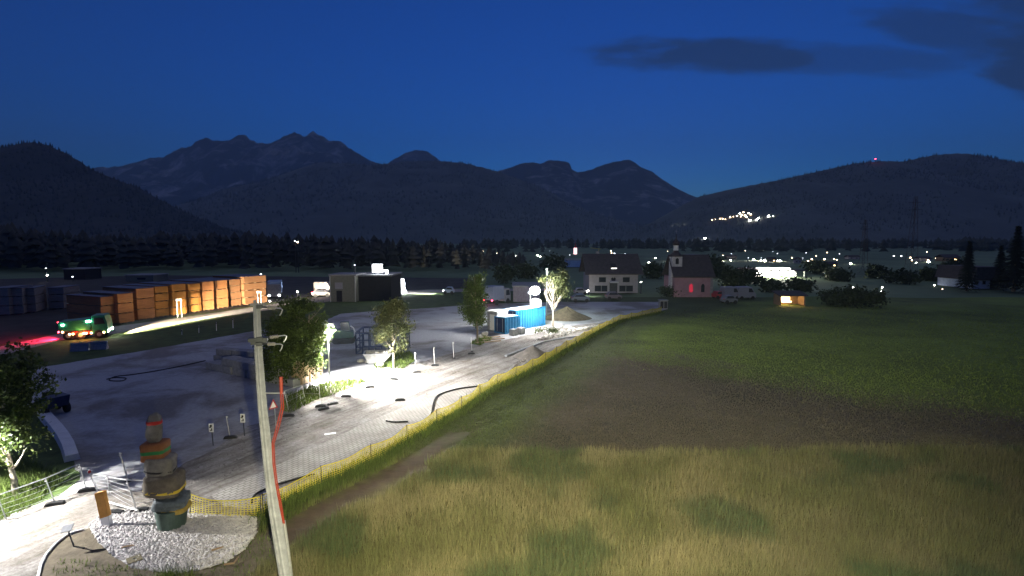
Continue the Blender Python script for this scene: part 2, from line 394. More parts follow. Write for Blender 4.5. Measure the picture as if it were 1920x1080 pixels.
def paver_mat():
    m, nt, p = base_mat('block_paving'); L = nt.links.new
    tc = nd(nt, 'ShaderNodeTexCoord'); p.inputs['Roughness'].default_value = .9; p.inputs['Specular IOR Level'].default_value = .1
    mp = nd(nt, 'ShaderNodeMapping'); mp.inputs['Rotation'].default_value = (0, 0, -ROAD_A); L(tc.outputs['Object'], mp.inputs[0])
    nz = nd(nt, 'ShaderNodeTexNoise', Scale=.8, Detail=6.0); L(mp.outputs[0], nz.inputs['Vector'])
    r = nd(nt, 'ShaderNodeValToRGB'); L(nz.outputs['Fac'], r.inputs['Fac']); r.color_ramp.elements[0].position = .3; r.color_ramp.elements[0].color = (.30,.28,.25,1); r.color_ramp.elements[1].position = .7; r.color_ramp.elements[1].color = (.46,.44,.40,1)
    b = nd(nt, 'ShaderNodeTexBrick', Scale=1.0); L(mp.outputs[0], b.inputs['Vector']); b.inputs['Brick Width'].default_value = .32; b.inputs['Row Height'].default_value = .2; b.inputs['Mortar Size'].default_value = .02
    b.inputs['Mortar'].default_value = (.20,.185,.165,1); b.offset = .5
    L(r.outputs[0], b.inputs['Color1']); L(r.outputs[0], b.inputs['Color2']); L(b.outputs['Color'], p.inputs['Base Color'])
    bp = nd(nt, 'ShaderNodeBump', Strength=.6, Distance=.02); L(mth_in(nt, 'SUBTRACT', 1.0, b.outputs['Fac']), bp.inputs['Height']); L(bp.outputs[0], p.inputs['Normal'])
    return m
PAVE = [(395,930),(517,873),(560,853),(640,815),(671,800),(760,762),(814,736),(870,712),(915,712),(922,727),(860,770),(800,804),(700,862),(640,891),(560,928),(500,957),(420,950)]
sheet('block_paving', PAVE, .016, paver_mat())
# grass bank between the lorry road and the lot, and the lorry road itself
m_bank = mat('bank_grass', (.055,.085,.022), .95, var=.45, scale=.8, bump=.8, bscale=6)
TRK_L, TRK_R = G(116, 637), G(211, 630)
ROAD_TOP = [(-200,690),(20,662),(115,638),(213,626),(300,611),(400,596),(500,582),(570,572),(640,562),(760,551),(900,546),(1060,545)]
ROAD_FAR = [(1060,541),(900,541),(760,545),(640,553),(570,560),(500,572),(420,584),(330,597),(215,612),(110,626),(0,650),(-200,668)]
sheet('grass_bank', [(-500,1000),(-300,800),(-200,690)]+[(x,y) for x,y in ROAD_TOP[1:]]+[(1060,566),(900,570),(800,578),(720,582),(640,588),(600,604),(470,622),(250,661),(55,692),(35,760),(80,780),(140,868),(150,900),(110,930),(0,972)], .002, m_bank, jit=.4)
sheet('road', ROAD_TOP+ROAD_FAR, .006, mat('road_asphalt', (.30,.27,.24), .9, var=.25, scale=1.5, bump=.3))
sheet('lumber_yard_ground', [(-300,664),(0,646),(110,622),(215,608),(330,594),(420,581),(500,569),(570,557),(640,550),(900,539),(900,522),(300,516),(-300,530)], .003, mat('yard_dirt', (.045,.04,.035), .95, var=.4, scale=.3))
# white gravel round the sculpture
BED = [(165,985),(195,963),(240,957),(300,955),(355,963),(420,967),(480,969),(482,1000),(460,1030),(425,1055),(370,1071),(310,1075),(250,1066),(215,1045),(185,1018)]
def gravel_mat():
    m, nt, p = base_mat('white_gravel'); L = nt.links.new
    tc = nd(nt, 'ShaderNodeTexCoord'); p.inputs['Roughness'].default_value = .9
    vo = nd(nt, 'ShaderNodeTexVoronoi', Scale=11.0); L(tc.outputs['Object'], vo.inputs['Vector'])
    r = nd(nt, 'ShaderNodeValToRGB'); L(vo.outputs['Color'], r.inputs['Fac']); r.color_ramp.elements[0].color = (.33,.31,.31,1); r.color_ramp.elements[1].color = (.58,.55,.54,1)
    L(r.outputs[0], p.inputs['Base Color'])
    b = nd(nt, 'ShaderNodeBump', Strength=1.0, Distance=.06, invert=True); L(vo.outputs['Distance'], b.inputs['Height']); L(b.outputs[0], p.inputs['Normal'])
    return m
m_gravel = gravel_mat()
sheet('gravel_bed', BED, .022, m_gravel, jit=.12)
bedw = [G(*p) for p in BED]
def inside(p, poly):
    c = False
    for i in range(len(poly)):
        a, b = poly[i], poly[i-1]
        if (a.y > p.y) != (b.y > p.y) and p.x < (b.x-a.x)*(p.y-a.y)/(b.y-a.y)+a.x: c = not c
    return c
ico = bmesh.new(); bmesh.ops.create_icosphere(ico, subdivisions=1, radius=1); IV = np.array([v.co[:] for v in ico.verts]); IF = np.array([[v.index for v in f.verts] for f in ico.faces]); ico.free()
def scatter_stones(name, poly, n, r0, r1, m, kind='stuff', z0=.02):
    xs = [p.x for p in poly]; ys = [p.y for p in poly]; V, Fc, k = [], [], 0
    while k < n:
        p = Vector((random.uniform(min(xs), max(xs)), random.uniform(min(ys), max(ys)), 0))
        if not inside(p, poly): continue
        r = random.uniform(r0, r1); s = RNG.uniform(.6, 1.25, 3)*r; s[2] *= .8
        v = IV*(1+RNG.uniform(-.25, .25, (len(IV), 1)))*s + np.array([p.x, p.y, z0+s[2]*.35])
        V.append(v); Fc.append(IF+k*len(IV)); k += 1
    o = raw_mesh(name, np.concatenate(V), np.concatenate(Fc), m); tag(o, kind=kind); return o
scatter_stones('gravel', bedw, 5200, .03, .065, mat('white_pebbles', (.46,.44,.43), .9, var=.3, scale=3))
# small earth mound with pale kerb in front
sheet('earth_patch', [(75,1080),(90,1045),(120,1008),(150,1000),(168,990),(190,1022),(220,1048),(250,1067),(330,1077),(410,1063),(470,1020),(486,985),(520,960),(545,1100),(560,1300),(60,1300)], .014, M['earth'], jit=.15)
scatter_stones('rubble', [G(*p) for p in [(640,700),(900,650),(1060,615),(1050,640),(980,688),(900,730),(780,745),(620,790),(600,740)]], 520, .015, .05, M['stone'])
scatter_stones('rubble', [G(*p) for p in [(905,735),(935,705),(985,672),(998,685),(945,715),(915,742)]], 240, .05, .12, M['stone'])
scatter_stones('rubble', [G(*p) for p in [(1000,640),(1040,625),(1110,612),(1150,608),(1100,618),(1050,632)]], 160, .08, .3, M['stone_pale'])
scatter_stones('rubble', [G(*p) for p in [(300,900),(560,770),(600,800),(420,900),(300,945),(210,950)]], 260, .015, .04, M['dirt'])
# ------------------------------------------------------------------ hills and mountains
LAST = [None]
def hill_trees(n, h0, h1, m, seed, clear=.0):
    """woods standing on the hill built last: one mass"""
    V = LAST[0]; rg = np.random.default_rng(seed); a, b = V.shape[:2]; fi = (1-rg.random(n)**1.4)*(a-1.01); fj = rg.random(n)*(b-1.01); i, j = fi.astype(int), fj.astype(int); u_, v_ = (fi-i)[:, None], (fj-j)[:, None]
    P = V[i, j]*(1-u_)*(1-v_)+V[i+1, j]*u_*(1-v_)+V[i, j+1]*(1-u_)*v_+V[i+1, j+1]*u_*v_
    P = P[(P[:, 2] > 6) & (np.array([noise.fractal(Vector((p[0]*.004, p[1]*.004, seed)), 1, 2, 4) for p in P]) > clear-.25)]; n = len(P)
    h = rg.uniform(h0, h1, n); r = h*rg.uniform(.16, .26, n); vv = []
    for k in range(5): vv.append(P+np.stack([r*math.cos(1.2566*k), r*math.sin(1.2566*k), -.1*h], 1))
    vv.append(P+np.stack([0*h, 0*h, h], 1)); vv = np.stack(vv, 1).reshape(-1, 3)
    f = np.concatenate([np.stack([np.arange(n)*6+k, np.arange(n)*6+(k+1) % 5, np.arange(n)*6+5], 1) for k in range(5)])
    tag(raw_mesh('forest', vv, f, m), kind='stuff')
def ridge(name, prof, Rd, wf, wb, m, rough=.05, fine=1.2, step=5, rows=26, seed=0, pw=1.0, foot=-.08):
    px = np.arange(prof[0][0], prof[-1][0]+1, step); py = np.interp(px, [p[0] for p in prof], [p[1] for p in prof])
    X = np.array([at(a, b, Rd).x for a, b in zip(px, py)]); Zc = np.array([at(a, b, Rd).z for a, b in zip(px, py)])
    n1 = np.array([noise.fractal(Vector((a*.09+seed, seed, 0)), 1, 2, 5) for a in px]); Zc = Zc + n1*fine*Rd/1000
    V = []; ts = np.concatenate([np.linspace(-1, 0, rows), np.linspace(0, 1, 7)[1:]])
    for t in ts:
        Y = Rd + t*(wf if t < 0 else wb)
        prf = (1-abs(t))**pw
        nn = np.array([noise.hetero_terrain(Vector((x/Rd*9+seed, t*4.5, seed)), .8, 2.0, 6, .6) for x in X])-.8
        gully = np.array([noise.ridged_multi_fractal(Vector((x/Rd*14+seed, t*1.8, seed+3)), .9, 2.1, 5, 1, 2) for x in X])-1.2
        z = Zc*prf + Zc.max()*rough*(nn+.6*gully)*min(1, abs(t)*5)*(1-abs(t))
        if t < 0: z = np.minimum(z, np.maximum(Zc, 0)*(1-.02*abs(t)) + 0) if False else z
        V.append(np.stack([X, np.full_like(X, Y), z + foot*Zc.max()*abs(t)], -1))
    V = np.array(V); a, b = V.shape[:2]; ix = np.arange(a*b).reshape(a, b)
    f = np.stack([ix[:-1,:-1], ix[:-1,1:], ix[1:,1:], ix[1:,:-1]], -1).reshape(-1, 4)
    o = raw_mesh(name, V.reshape(-1, 3), f, m, smooth=True); tag(o, kind='structure')
    o['_c'] = 0; del o['_c']; LAST[0] = V[:rows+2]
    return o, BVHTree.FromPolygons([Vector(q) for q in V.reshape(-1, 3)], [tuple(int(i) for i in q) for q in f])
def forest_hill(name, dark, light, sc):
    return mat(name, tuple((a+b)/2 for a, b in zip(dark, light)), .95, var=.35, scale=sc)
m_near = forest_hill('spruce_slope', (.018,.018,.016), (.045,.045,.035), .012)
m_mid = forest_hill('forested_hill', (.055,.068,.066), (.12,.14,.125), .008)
def rock_mat():
    m, nt, p = base_mat('limestone_massif'); L = nt.links.new; p.inputs['Roughness'].default_value = .95; p.inputs['Specular IOR Level'].default_value = 0
    tc = nd(nt, 'ShaderNodeTexCoord'); nz = nd(nt, 'ShaderNodeTexNoise', Scale=.0035, Detail=9.0, Roughness=.7, Distortion=1.0); L(tc.outputs['Object'], nz.inputs['Vector'])
    r = nd(nt, 'ShaderNodeValToRGB'); L(nz.outputs['Fac'], r.inputs['Fac']); e = r.color_ramp.elements
    e[0].position = .5; e[0].color = (.04,.04,.04,1); e[1].position = .66; e[1].color = (.40,.38,.37,1)
    L(r.outputs[0], p.inputs['Base Color']); return m
m_rock = rock_mat()
ridge('mountain', [(120,330),(170,316),(230,312),(280,297),(338,291),(352,275),(372,274),(400,264),(430,264),(445,254),(458,252),(470,263),(498,270),(515,266),(535,254),(552,248),(570,256),(588,246),(604,256),(618,264),(638,264),(655,278),(672,288),(690,299),(712,308),(760,330),(900,380)], 5600, 1900, 1500, m_rock, rough=.10, fine=3.2, step=3, rows=34, seed=1)
ridge('mountain', [(640,370),(700,322),(735,301),(760,287),(778,281),(800,283),(822,299),(870,325),(930,360)], 6400, 1300, 1200, m_rock, rough=.06, fine=1.6, step=3, seed=2)
ridge('mountain', [(880,350),(930,322),(958,314),(975,307),(1000,304),(1012,307),(1032,300),(1050,301),(1068,305),(1072,318),(1084,323),(1110,318),(1130,309),(1160,302),(1178,299),(1190,304),(1202,314),(1222,321),(1240,335),(1265,351),(1300,369),(1360,395),(1420,430)], 5200, 1600, 1400, m_rock, rough=.05, fine=1.6, step=3, seed=3)
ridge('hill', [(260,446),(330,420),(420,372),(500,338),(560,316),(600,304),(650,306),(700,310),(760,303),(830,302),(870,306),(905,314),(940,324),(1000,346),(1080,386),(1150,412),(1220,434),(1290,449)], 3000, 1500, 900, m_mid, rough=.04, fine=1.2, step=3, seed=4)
hill_trees(9000, 9, 17, m_mid, 41, .05)
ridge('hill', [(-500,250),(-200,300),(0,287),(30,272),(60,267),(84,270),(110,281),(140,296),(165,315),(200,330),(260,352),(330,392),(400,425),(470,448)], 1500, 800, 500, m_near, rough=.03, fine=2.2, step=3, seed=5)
hill_trees(7000, 6, 12, m_near, 42)
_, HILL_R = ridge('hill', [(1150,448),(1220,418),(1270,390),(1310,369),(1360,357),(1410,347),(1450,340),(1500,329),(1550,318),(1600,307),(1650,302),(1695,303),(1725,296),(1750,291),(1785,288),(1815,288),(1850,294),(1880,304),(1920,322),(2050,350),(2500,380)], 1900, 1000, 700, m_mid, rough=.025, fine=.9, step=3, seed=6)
hill_trees(11000, 6, 12, m_mid, 43, .1)
def on_hill(x, y, bvh=None):
    d = ray(x, y).normalized(); h = (bvh or HILL_R).ray_cast(Vector((0, 0, CAM_H)), d, 9000)
    return h[0]
# ------------------------------------------------------------------ helpers for things set on the ground
def top_local(root_loc, x, y):
    """point above root seen at pixel (x, y), at the root's depth, in the root's space (unrotated root)"""
    return at(x, y, root_loc.y) - root_loc
def inv(root, p): return root.matrix_world.inverted() @ Vector(p)
# ------------------------------------------------------------------ trees
def leaf_cloud(root, name, lobes, n, size, m, clump=40, spread=.26, tones=((.45,.5,.45),(1.35,1.3,1.1)), shell=.2, seed=1, sub=0):
    """lobes: (centre, radii) ellipsoids; leaves are small tilted quads gathered in clumps"""
    rg = np.random.default_rng(seed); 
    if sub:
        new = []
        for c, r in lobes:
            for j in range(sub):
                d = rg.normal(size=3); d /= np.linalg.norm(d); q = .72*d*np.array(r)*rg.uniform(.55, 1); f_ = rg.uniform(.4, .62)
                new.append((tuple(np.array(c)+q), (r[0]*f_, r[1]*f_, r[2]*f_)))
        lobes = new
    vol = np.array([r[0]*r[1]*r[2] for c, r in lobes]); vol = vol/vol.sum()
    V, C = [], []
    for (c, r), fr in zip(lobes, vol):
        k = max(1, int(n*fr/clump)); d = rg.normal(size=(k, 3)); d /= np.linalg.norm(d, axis=1, keepdims=True)
        q = (shell+(1-shell)*rg.random((k, 1))**.6)*d*np.array(r)+np.array(c)
        t = rg.uniform(0, 1, (k, 1)); tone = np.array(tones[0])*(1-t)+np.array(tones[1])*t
        p = np.repeat(q, clump, 0)+rg.normal(size=(k*clump, 3))*spread*np.array([1, 1, .8]); V.append(p); C.append(np.repeat(tone, clump, 0)*rg.uniform(.75, 1.2, (k*clump, 1)))
    P = np.concatenate(V); Cc = np.concatenate(C); k = len(P)
    a = rg.normal(size=(k, 3)); a /= np.linalg.norm(a, axis=1, keepdims=True); b = np.cross(a, rg.normal(size=(k, 3))); b /= np.linalg.norm(b, axis=1, keepdims=True)
    s = size*rg.uniform(.6, 1.3, (k, 1)); a = a*s; b = b*s*.6
    vv = np.stack([P-a, P+b, P+a, P-b], 1).reshape(-1, 3); ff = np.arange(k*4).reshape(-1, 4)
    return raw_mesh(name, vv, ff, m, root, colors=np.repeat(Cc, 4, 0))
def limbs(mb, base, r0, path, n, reach, up, rg, start=.35, kink=.15):
    """trunk along path plus n tapering limbs"""
    pts = [Vector(p) for p in path]; rad = [r0*(1-.75*i/(len(pts)-1)) for i in range(len(pts))]
    mb.tube(pts, rad, 9)
    for k in range(n):
        t = start+(1-start)*k/max(1, n-1)*.9; f = t*(len(pts)-1); i = int(f); p = pts[i].lerp(pts[min(i+1, len(pts)-1)], f-i); r = r0*(1-.75*t)*.6
        an = k*2.4+rg.random(); d = Vector((math.cos(an), math.sin(an), up*(.6+.8*rg.random()))).normalized(); ln = reach*(1-.45*t)*(.7+.5*rg.random())
        q = [p]; dd = d.copy()
        for j in range(4):
            dd = (dd+Vector((rg.uniform(-kink, kink), rg.uniform(-kink, kink), .12))).normalized(); q.append(q[-1]+dd*ln/4)
        mb.tube(q, [r, r*.8, r*.55, r*.35, r*.12], 6)
        for j in (2, 3):
            e = (dd+Vector((rg.uniform(-.8, .8), rg.uniform(-.8, .8), rg.uniform(0, .6)))).normalized(); mb.tube([q[j], q[j]+e*ln*.2, q[j]+e*ln*.38+Vector((0, 0, .05*ln))], [r*.4, r*.28, r*.08], 5)
def tree(name, label, base, path_px, r0, lobes_px, n, size, leaf, bark, group=None, nl=10, reach=1.6, up=.9, depth=1.0, start=.3, seed=1, **kw):
    b = G(*base); root = thing(name, label, 'tree', b, 0, group); rg = random.Random(seed)
    path = [Vector((0, 0, -.1))]+[top_local(b, x, y) for x, y in path_px]
    mb = MB(); limbs(mb, b, r0, path, nl, reach, up, rg, start); mb.build('trunk', bark, root, smooth=True)
    s = b.y/F_PX
    lobes = [(tuple(top_local(b, x, y)+Vector((0, dy, 0))), (rx*s, rx*s*depth, ry*s)) for x, y, rx, ry, dy in lobes_px]
    leaf_cloud(root, 'crown', lobes, n, size, leaf, seed=seed, sub=8, **kw)
    return root
tree('young_tree', 'leafy tree with forked pale trunk behind the wire fence at the left edge', (30,935), [(26,900),(17,862),(10,830),(4,790),(8,740)], .13,
     [(28,770,46,75,0),(-40,740,75,95,0),(52,815,34,44,-.3),(-20,840,50,40,.3),(60,740,35,45,.5),(10,690,55,35,.3)], 11000, .085, M['leaf'], M['pale_bark'], nl=12, reach=1.5, seed=3, spread=.2)
tree('broadleaf_tree', 'large bushy tree beside the street lamp, lit on its lower right', (553,722), [(556,700),(562,676),(570,650),(578,620),(580,590)], .19,
     [(560,612,56,48,0),(520,640,36,56,0),(580,660,36,40,-.6),(598,630,24,44,0),(535,690,34,24,.2),(562,575,40,18,0),(505,690,22,26,0)], 24000, .10, M['leaf'], M['bark'], nl=14, reach=2.2, seed=5, spread=.24)
tree('young_tree', 'oval reddish olive tree in front of the blue stake frame', (738,690), [(738,668),(737,645),(735,615),(734,580)], .11,
     [(735,600,37,46,0),(715,622,22,24,0),(755,610,18,34,0),(744,648,22,14,0)], 7500, .09, M['leaf_warm'], M['pale_bark'], nl=11, reach=1.7, seed=8, tones=((.6,.6,.6),(1.3,1.1,.9)), spread=.22)
tree('young_tree', 'tall narrow green tree between the lot and the blue containers', (895,642), [(895,620),(893,590),(891,555),(890,520)], .12,
     [(888,550,22,42,0),(895,595,20,26,0),(880,580,18,32,0),(902,545,14,34,0)], 8000, .10, M['leaf'], M['bark'], nl=12, reach=1.5, seed=11, spread=.24)
tree('vase_shaped_tree', 'pale trunked vase shaped tree dazzlingly lit beside the light tower', (1037,612), [(1037,598),(1037,585),(1036,572),(1036,555),(1038,535)], .16,
     [(1040,524,26,16,.3),(1057,540,14,22,.2),(1020,524,12,10,.6),(1056,520,15,12,0),(1046,546,18,14,.9)], 4400, .10, M['leaf_warm'], M['pale_bark'], nl=18, reach=3.0, up=1.5, start=.42, seed=14, spread=.3)
def bushy(name, label, cat, base, lobes_px, n, size, m, group=None, seed=1, trunk=True, depth=1.0, spread=.5, **kw):
    b = G(*base); root = thing(name, label, cat, b, 0, group); s = b.y/F_PX
    lobes = [(tuple(top_local(b, x, y)), (rx*s, rx*s*depth, ry*s)) for x, y, rx, ry in lobes_px]
    if trunk:
        mb = MB(); tp = Vector(lobes[0][0]); mb.tube([(0, 0, -.1), (0, 0, tp.z*.5), tp], [.03*tp.z, .025*tp.z, .008*tp.z], 7); mb.build('trunk', M['bark'], root)
    leaf_cloud(root, 'crown' if trunk else 'foliage', lobes, n, size, m, seed=seed, spread=spread, **kw); return root
bushy('dark_tree', 'dark round tree standing right behind the pink church', 'tree', (1385,548), [(1378,522,24,22),(1365,535,14,14)], 2500, .28, M['leaf_dk'], seed=2)
bushy('dark_bush', 'wide dark bush mound at the field edge right of the lit shed', 'bush', (1595,572), [(1595,556,52,14),(1570,560,30,10),(1625,560,26,10)], 3500, .25, M['leaf_dk'], seed=4, trunk=False)
bushy('leafy_shrub', 'dark shrub against the left corner of the church wall', 'shrub', (1255,556), [(1252,548,14,8),(1270,552,10,5)], 900, .2, M['leaf_dk'], seed=6, trunk=False)
bushy('leafy_shrub', 'pale lit shrub at the foot of the vase shaped tree', 'shrub', (1046,626), [(1040,618,16,4),(1012,621,12,4)], 700, .10, M['leaf_warm'], seed=7, trunk=False, spread=.2)
def conifer(label, base, h_px, w_px, seed, group='spruces at the right edge'):
    b = G(*base); root = thing('spruce_tree', label, 'tree', b, 0, group); s = b.y/F_PX; h = h_px*s; r = w_px*s; rg = np.random.default_rng(seed)
    MB().tube([(0, 0, -.1), (0, 0, h*.97)], [.025*h, .02], 7).build('trunk', M['bark'], root)
    n = 2600; t = rg.random(n)**.7; lay = np.round(t*16)/16+rg.normal(size=n)*.012; rr = r*np.clip(1-lay, 0.02, 1)*rg.random(n)**.45*(.8+.3*np.sin(rg.integers(0, 9, n)*1.7)); an = rg.random(n)*6.283
    P = np.stack([rr*np.cos(an), rr*np.sin(an), h*(.06+.94*lay)-.22*rr], 1); a = np.stack([np.cos(an), np.sin(an), -.45+0*an], 1)*.05*h; bb = np.stack([-np.sin(an), np.cos(an), .1*rg.normal(size=n)], 1)*.016*h
    vv = np.stack([P-a, P+bb, P+a, P-bb], 1).reshape(-1, 3); raw_mesh('crown', vv, np.arange(4*n).reshape(-1, 4), M['conifer'], root)
conifer('tallest black spruce at the right edge of the field', (1900,546), 118, 30, 1)
conifer('black spruce left of the tallest one behind the white gabled house', (1872,541), 78, 22, 2)
conifer('small dark spruce left of the white gabled house with the big roof', (1812,545), 90, 20, 3)
conifer('half cut off black spruce on the right picture border', (1935,548), 100, 30, 4)
# far wood behind the yard: one mass
V, Fc, k = [], [], 0
for i in range(620):
    x = random.uniform(-260, 985); D = random.uniform(190, 330); top = np.interp(x, [-260,0,80,200,400,560,700,860,985], [395,418,432,440,436,440,446,452,476])+random.uniform(-6, 10)
    X = (x-960)/1000*D; h = max(3, 11+D*(450-top)/1000)*random.uniform(.75, 1.05); r = h*random.uniform(.16, .3); con = random.random() < .12
    for lv in range(5):
        z0 = h*(.1+.17*lv); rr = r*((1-.17*lv) if con else (.75, 1.05, 1.1, .9, .55)[lv]); nseg = 7
        ring = [(X+rr*math.cos(6.283*j/nseg)*random.uniform(.7, 1.2), D+rr*math.sin(6.283*j/nseg), z0+random.uniform(-.05, .05)*h) for j in range(nseg)]
        V += ring+[(X+random.uniform(-.1, .1)*r, D, min(h, z0+h*(.34 if con else .26)))]
        Fc += [(k+j, k+(j+1) % nseg, k+nseg) for j in range(nseg)]; k += nseg+1
tag(raw_mesh('forest', V, Fc, mat('far_wood', (.055,.055,.045), .95, var=.4, scale=.05)), kind='stuff')
V, Fc, k = [], [], 0
for i in range(900):
    D = random.uniform(480, 900)*(1 if i % 3 else 1.2); x = random.uniform(860, 2150); X = (x-960)/1000*D
    if noise.noise(Vector((X*.006, D*.006, 3))) < -.12: continue
    h = random.uniform(7, 15); r = h*random.uniform(.3, .5)
    for lv in range(3):
        z0 = h*(.05+.28*lv); rr = r*(.85, 1.1, .7)[lv]; ring = [(X+rr*math.cos(6.283*j/7)*random.uniform(.7, 1.2), D+rr*math.sin(6.283*j/7), z0+random.uniform(-.06, .06)*h) for j in range(7)]
        V += ring+[(X, D, min(h, z0+.42*h))]; Fc += [(k+j, k+(j+1) % 7, k+7) for j in range(7)]; k += 8
tag(raw_mesh('forest', V, Fc, mat('valley_wood', (.05,.055,.04), .95, var=.4, scale=.05)), kind='stuff')
# ------------------------------------------------------------------ grass blades of the field
def blades(name, px, py, hmin, hmax, wid, cols, m, lean=.35, seed=3, keep=None):
    rg = np.random.default_rng(seed); da_, db_ = (px-960)/F_PX, (540-py)/F_PX; t = -CAM_H/(-SP+db_*CP); x, y = da_*t, (CP+db_*SP)*t
    d = fence_dist(x, y); k = keep(x, y, d, px, py) if keep else np.ones(len(x), bool)
    x, y, d, px, py = x[k], y[k], d[k], px[k], py[k]; n = len(x); z = field_z(x, y)
    h = rg.uniform(hmin, hmax, n)*(.7+.6*rg.random(n)); an = rg.random(n)*6.283; w_ = wid*y/22; ln = rg.normal(size=(n, 2))*lean*h[:, None]
    b0 = np.stack([x-np.cos(an)*w_, y-np.sin(an)*w_, z], 1); b1 = np.stack([x+np.cos(an)*w_, y+np.sin(an)*w_, z], 1); tp = np.stack([x+ln[:, 0], y+ln[:, 1], z+h], 1)
    f = np.arange(n*3).reshape(-1, 3); c = cols(x, y, d, px, py, rg)
    o = raw_mesh(name, np.stack([b0, b1, tp], 1).reshape(-1, 3), f, m, colors=np.repeat(c, 3, 0)); tag(o, kind='stuff'); return o
m_blade = mat('grass_blades', (.95,.95,.95), .8, var=.2, scale=.6, trans=.3, attr='tone')
def tallcol(x, y, d, px, py, rg):
    n = np.array([noise.fractal(Vector((a*.3, b*.3, 2)), 1, 2, 4) for a, b in zip(x, y)]); t = np.clip(.5+n*.8+rg.normal(size=len(x))*.2, 0, 1)[:, None]
    right = smooth01(1150, 1650, px)[:, None]
    straw = np.array([.29,.255,.125])*(1-right*.35)+0; grn = np.array([.14,.145,.05]); kv = (1-smooth01(.8, 1.6, d))[:, None]
    n3 = smooth01(.12, .45, np.array([noise.fractal(Vector((a*.22+31, b*.22, 7)), 1, 2, 3) for a, b in zip(x, y)]))[:, None]
    c = grn*(1-t)+straw*t; c = c*(1-.75*n3)+np.array([.065,.10,.035])*.75*n3; c = c*(1-kv)+np.array([.10,.14,.03])*kv
    return c*rg.uniform(.65, 1.2, (len(x), 1))
N = 230000
rx_, ry_ = RNG.uniform(-120, 2040, N), 845+RNG.random(N)**1.15*430
def keep_tall(x, y, d, px, py):
    edge = vnoise(x, y, .4, 2)*14
    return (d > .25) & (px > np.interp(py, [960, 1000, 1045, 1075, 1090], [490, 487, 462, 400, -400])) & ((d < 1.2) | (d > 3.0+edge*.05)) & (py+edge > np.interp(px, [300, 800, 1300, 1900], [840, 842, 852, 830]))
blades('tall_grass', rx_, ry_,   .25, .55, .014, tallcol, m_blade, lean=.18, keep=keep_tall)
def shortcol(x, y, d, px, py, rg):
    top = np.interp(px, YLINE_X, YLINE_Y); k = smooth01(-26, 26, py-top+rg.normal(size=len(x))*14)[:, None]; kv = (1-smooth01(3, 7, d))[:, None]
    c = np.array([.16,.22,.035])*(1-k)+np.array([.10,.085,.055])*k; c = c*(1-kv)+np.array([.085,.11,.03])*kv
    return c*rg.uniform(.7, 1.25, (len(x), 1))
N = 120000
rx_, ry_ = RNG.uniform(500, 2040, N), 572+RNG.random(N)**.8*285
blades('short_grass', rx_, ry_, .06, .14, .022, shortcol, m_blade, lean=.5, seed=5, keep=lambda x, y, d, px, py: (d > .15) & ((d < 1.3) | (d > 2.7) | (py < 810)))
# weeds along the barrier and on green islands
def weedcol(x, y, d, px, py, rg): return np.array([.12,.17,.035])*rg.uniform(.5, 1.3, (len(x), 1))
N = 16000
tpar = RNG.random(N)*(len(FW)-1); ii = tpar.astype(int); fr = tpar-ii; fxy = np.array([(p.x, p.y) for p in FW]); pp = fxy[ii]*(1-fr[:, None])+fxy[ii+1]*fr[:, None]+RNG.normal(size=(N, 2))*.28
wx, wy = npix(pp[:, 0], pp[:, 1]); blades('verge_weeds', wx, wy, .15, .4, .02, weedcol, m_blade, seed=8)
def island(poly, n, h0, h1, seed, cols=weedcol):
    P = [G(*p) for p in poly]; xs = [p.x for p in P]; ys = [p.y for p in P]; out = []
    while len(out) < n:
        p = Vector((random.uniform(min(xs), max(xs)), random.uniform(min(ys), max(ys)), 0))
        if inside(p, P): out.append((p.x, p.y))
    out = np.array(out); wx, wy = npix(out[:, 0], out[:, 1]); return blades('weeds', wx, wy, h0, h1, .02, cols, m_blade, seed=seed)
island([(525,770),(535,742),(600,722),(650,712),(690,716),(640,735),(590,752),(545,775)], 2600, .1, .45, 21)
island([(702,690),(700,668),(770,660),(780,675),(758,692)], 2200, .1, .4, 22)
island([(880,645),(905,630),(925,636),(900,648)], 700, .1, .35, 23)
island([(-120,1000),(-60,880),(40,860),(120,905),(60,950),(0,978)], 6000, .15, .6, 24)
island([(95,1075),(110,1050),(200,1055),(330,1080),(400,1070),(480,1010),(500,975),(530,1000),(540,1075),(400,1120),(150,1120)], 1500, .05, .22, 25)
# ------------------------------------------------------------------ balanced stone sculpture
def superell(c, r, e1=.55, e2=.55, seed=0.0, jit=.08, u0=-1.0, u1=1.0, grow=1.0, nu=22, nv=44, tilt=(0, 0, 0)):
    """rough rounded block; u0..u1 cuts a band out of it"""
    mb = MB(); T = Matrix.Rotation(tilt[0], 3, 'X') @ Matrix.Rotation(tilt[1], 3, 'Y') @ Matrix.Rotation(tilt[2], 3, 'Z'); c = Vector(c)
    sp = lambda a, e: math.copysign(abs(a)**e, a)
    for i in range(nu+1):
        th = (u0+(u1-u0)*i/nu)*math.pi/2
        for k in range(nv):
            ph = 2*math.pi*k/nv; q = Vector((sp(math.cos(th), e1)*sp(math.cos(ph), e2), sp(math.cos(th), e1)*sp(math.sin(ph), e2), sp(math.sin(th), e1)))
            n = 1+jit*(noise.noise(q*1.7+Vector((seed, seed, 0)))+.5*noise.noise(q*4+Vector((0, seed, 3)))+.25*noise.noise(q*11+Vector((3, seed, 0)))); q = q*n
            q = Vector((q.x*r[0]*grow*.9, q.y*r[1]*grow*.9, q.z*r[2])); mb.v.append(tuple(c+T@q))
    for i in range(nu):
        for k in range(nv): mb.f.append((i*nv+k, i*nv+(k+1) % nv, (i+1)*nv+(k+1) % nv, (i+1)*nv+k))
    mb.f.append(tuple(reversed(range(nv)))); mb.f.append(tuple(nu*nv+k for k in range(nv)))
    return mb
SB = G(323, 986); S = SB.y/F_PX
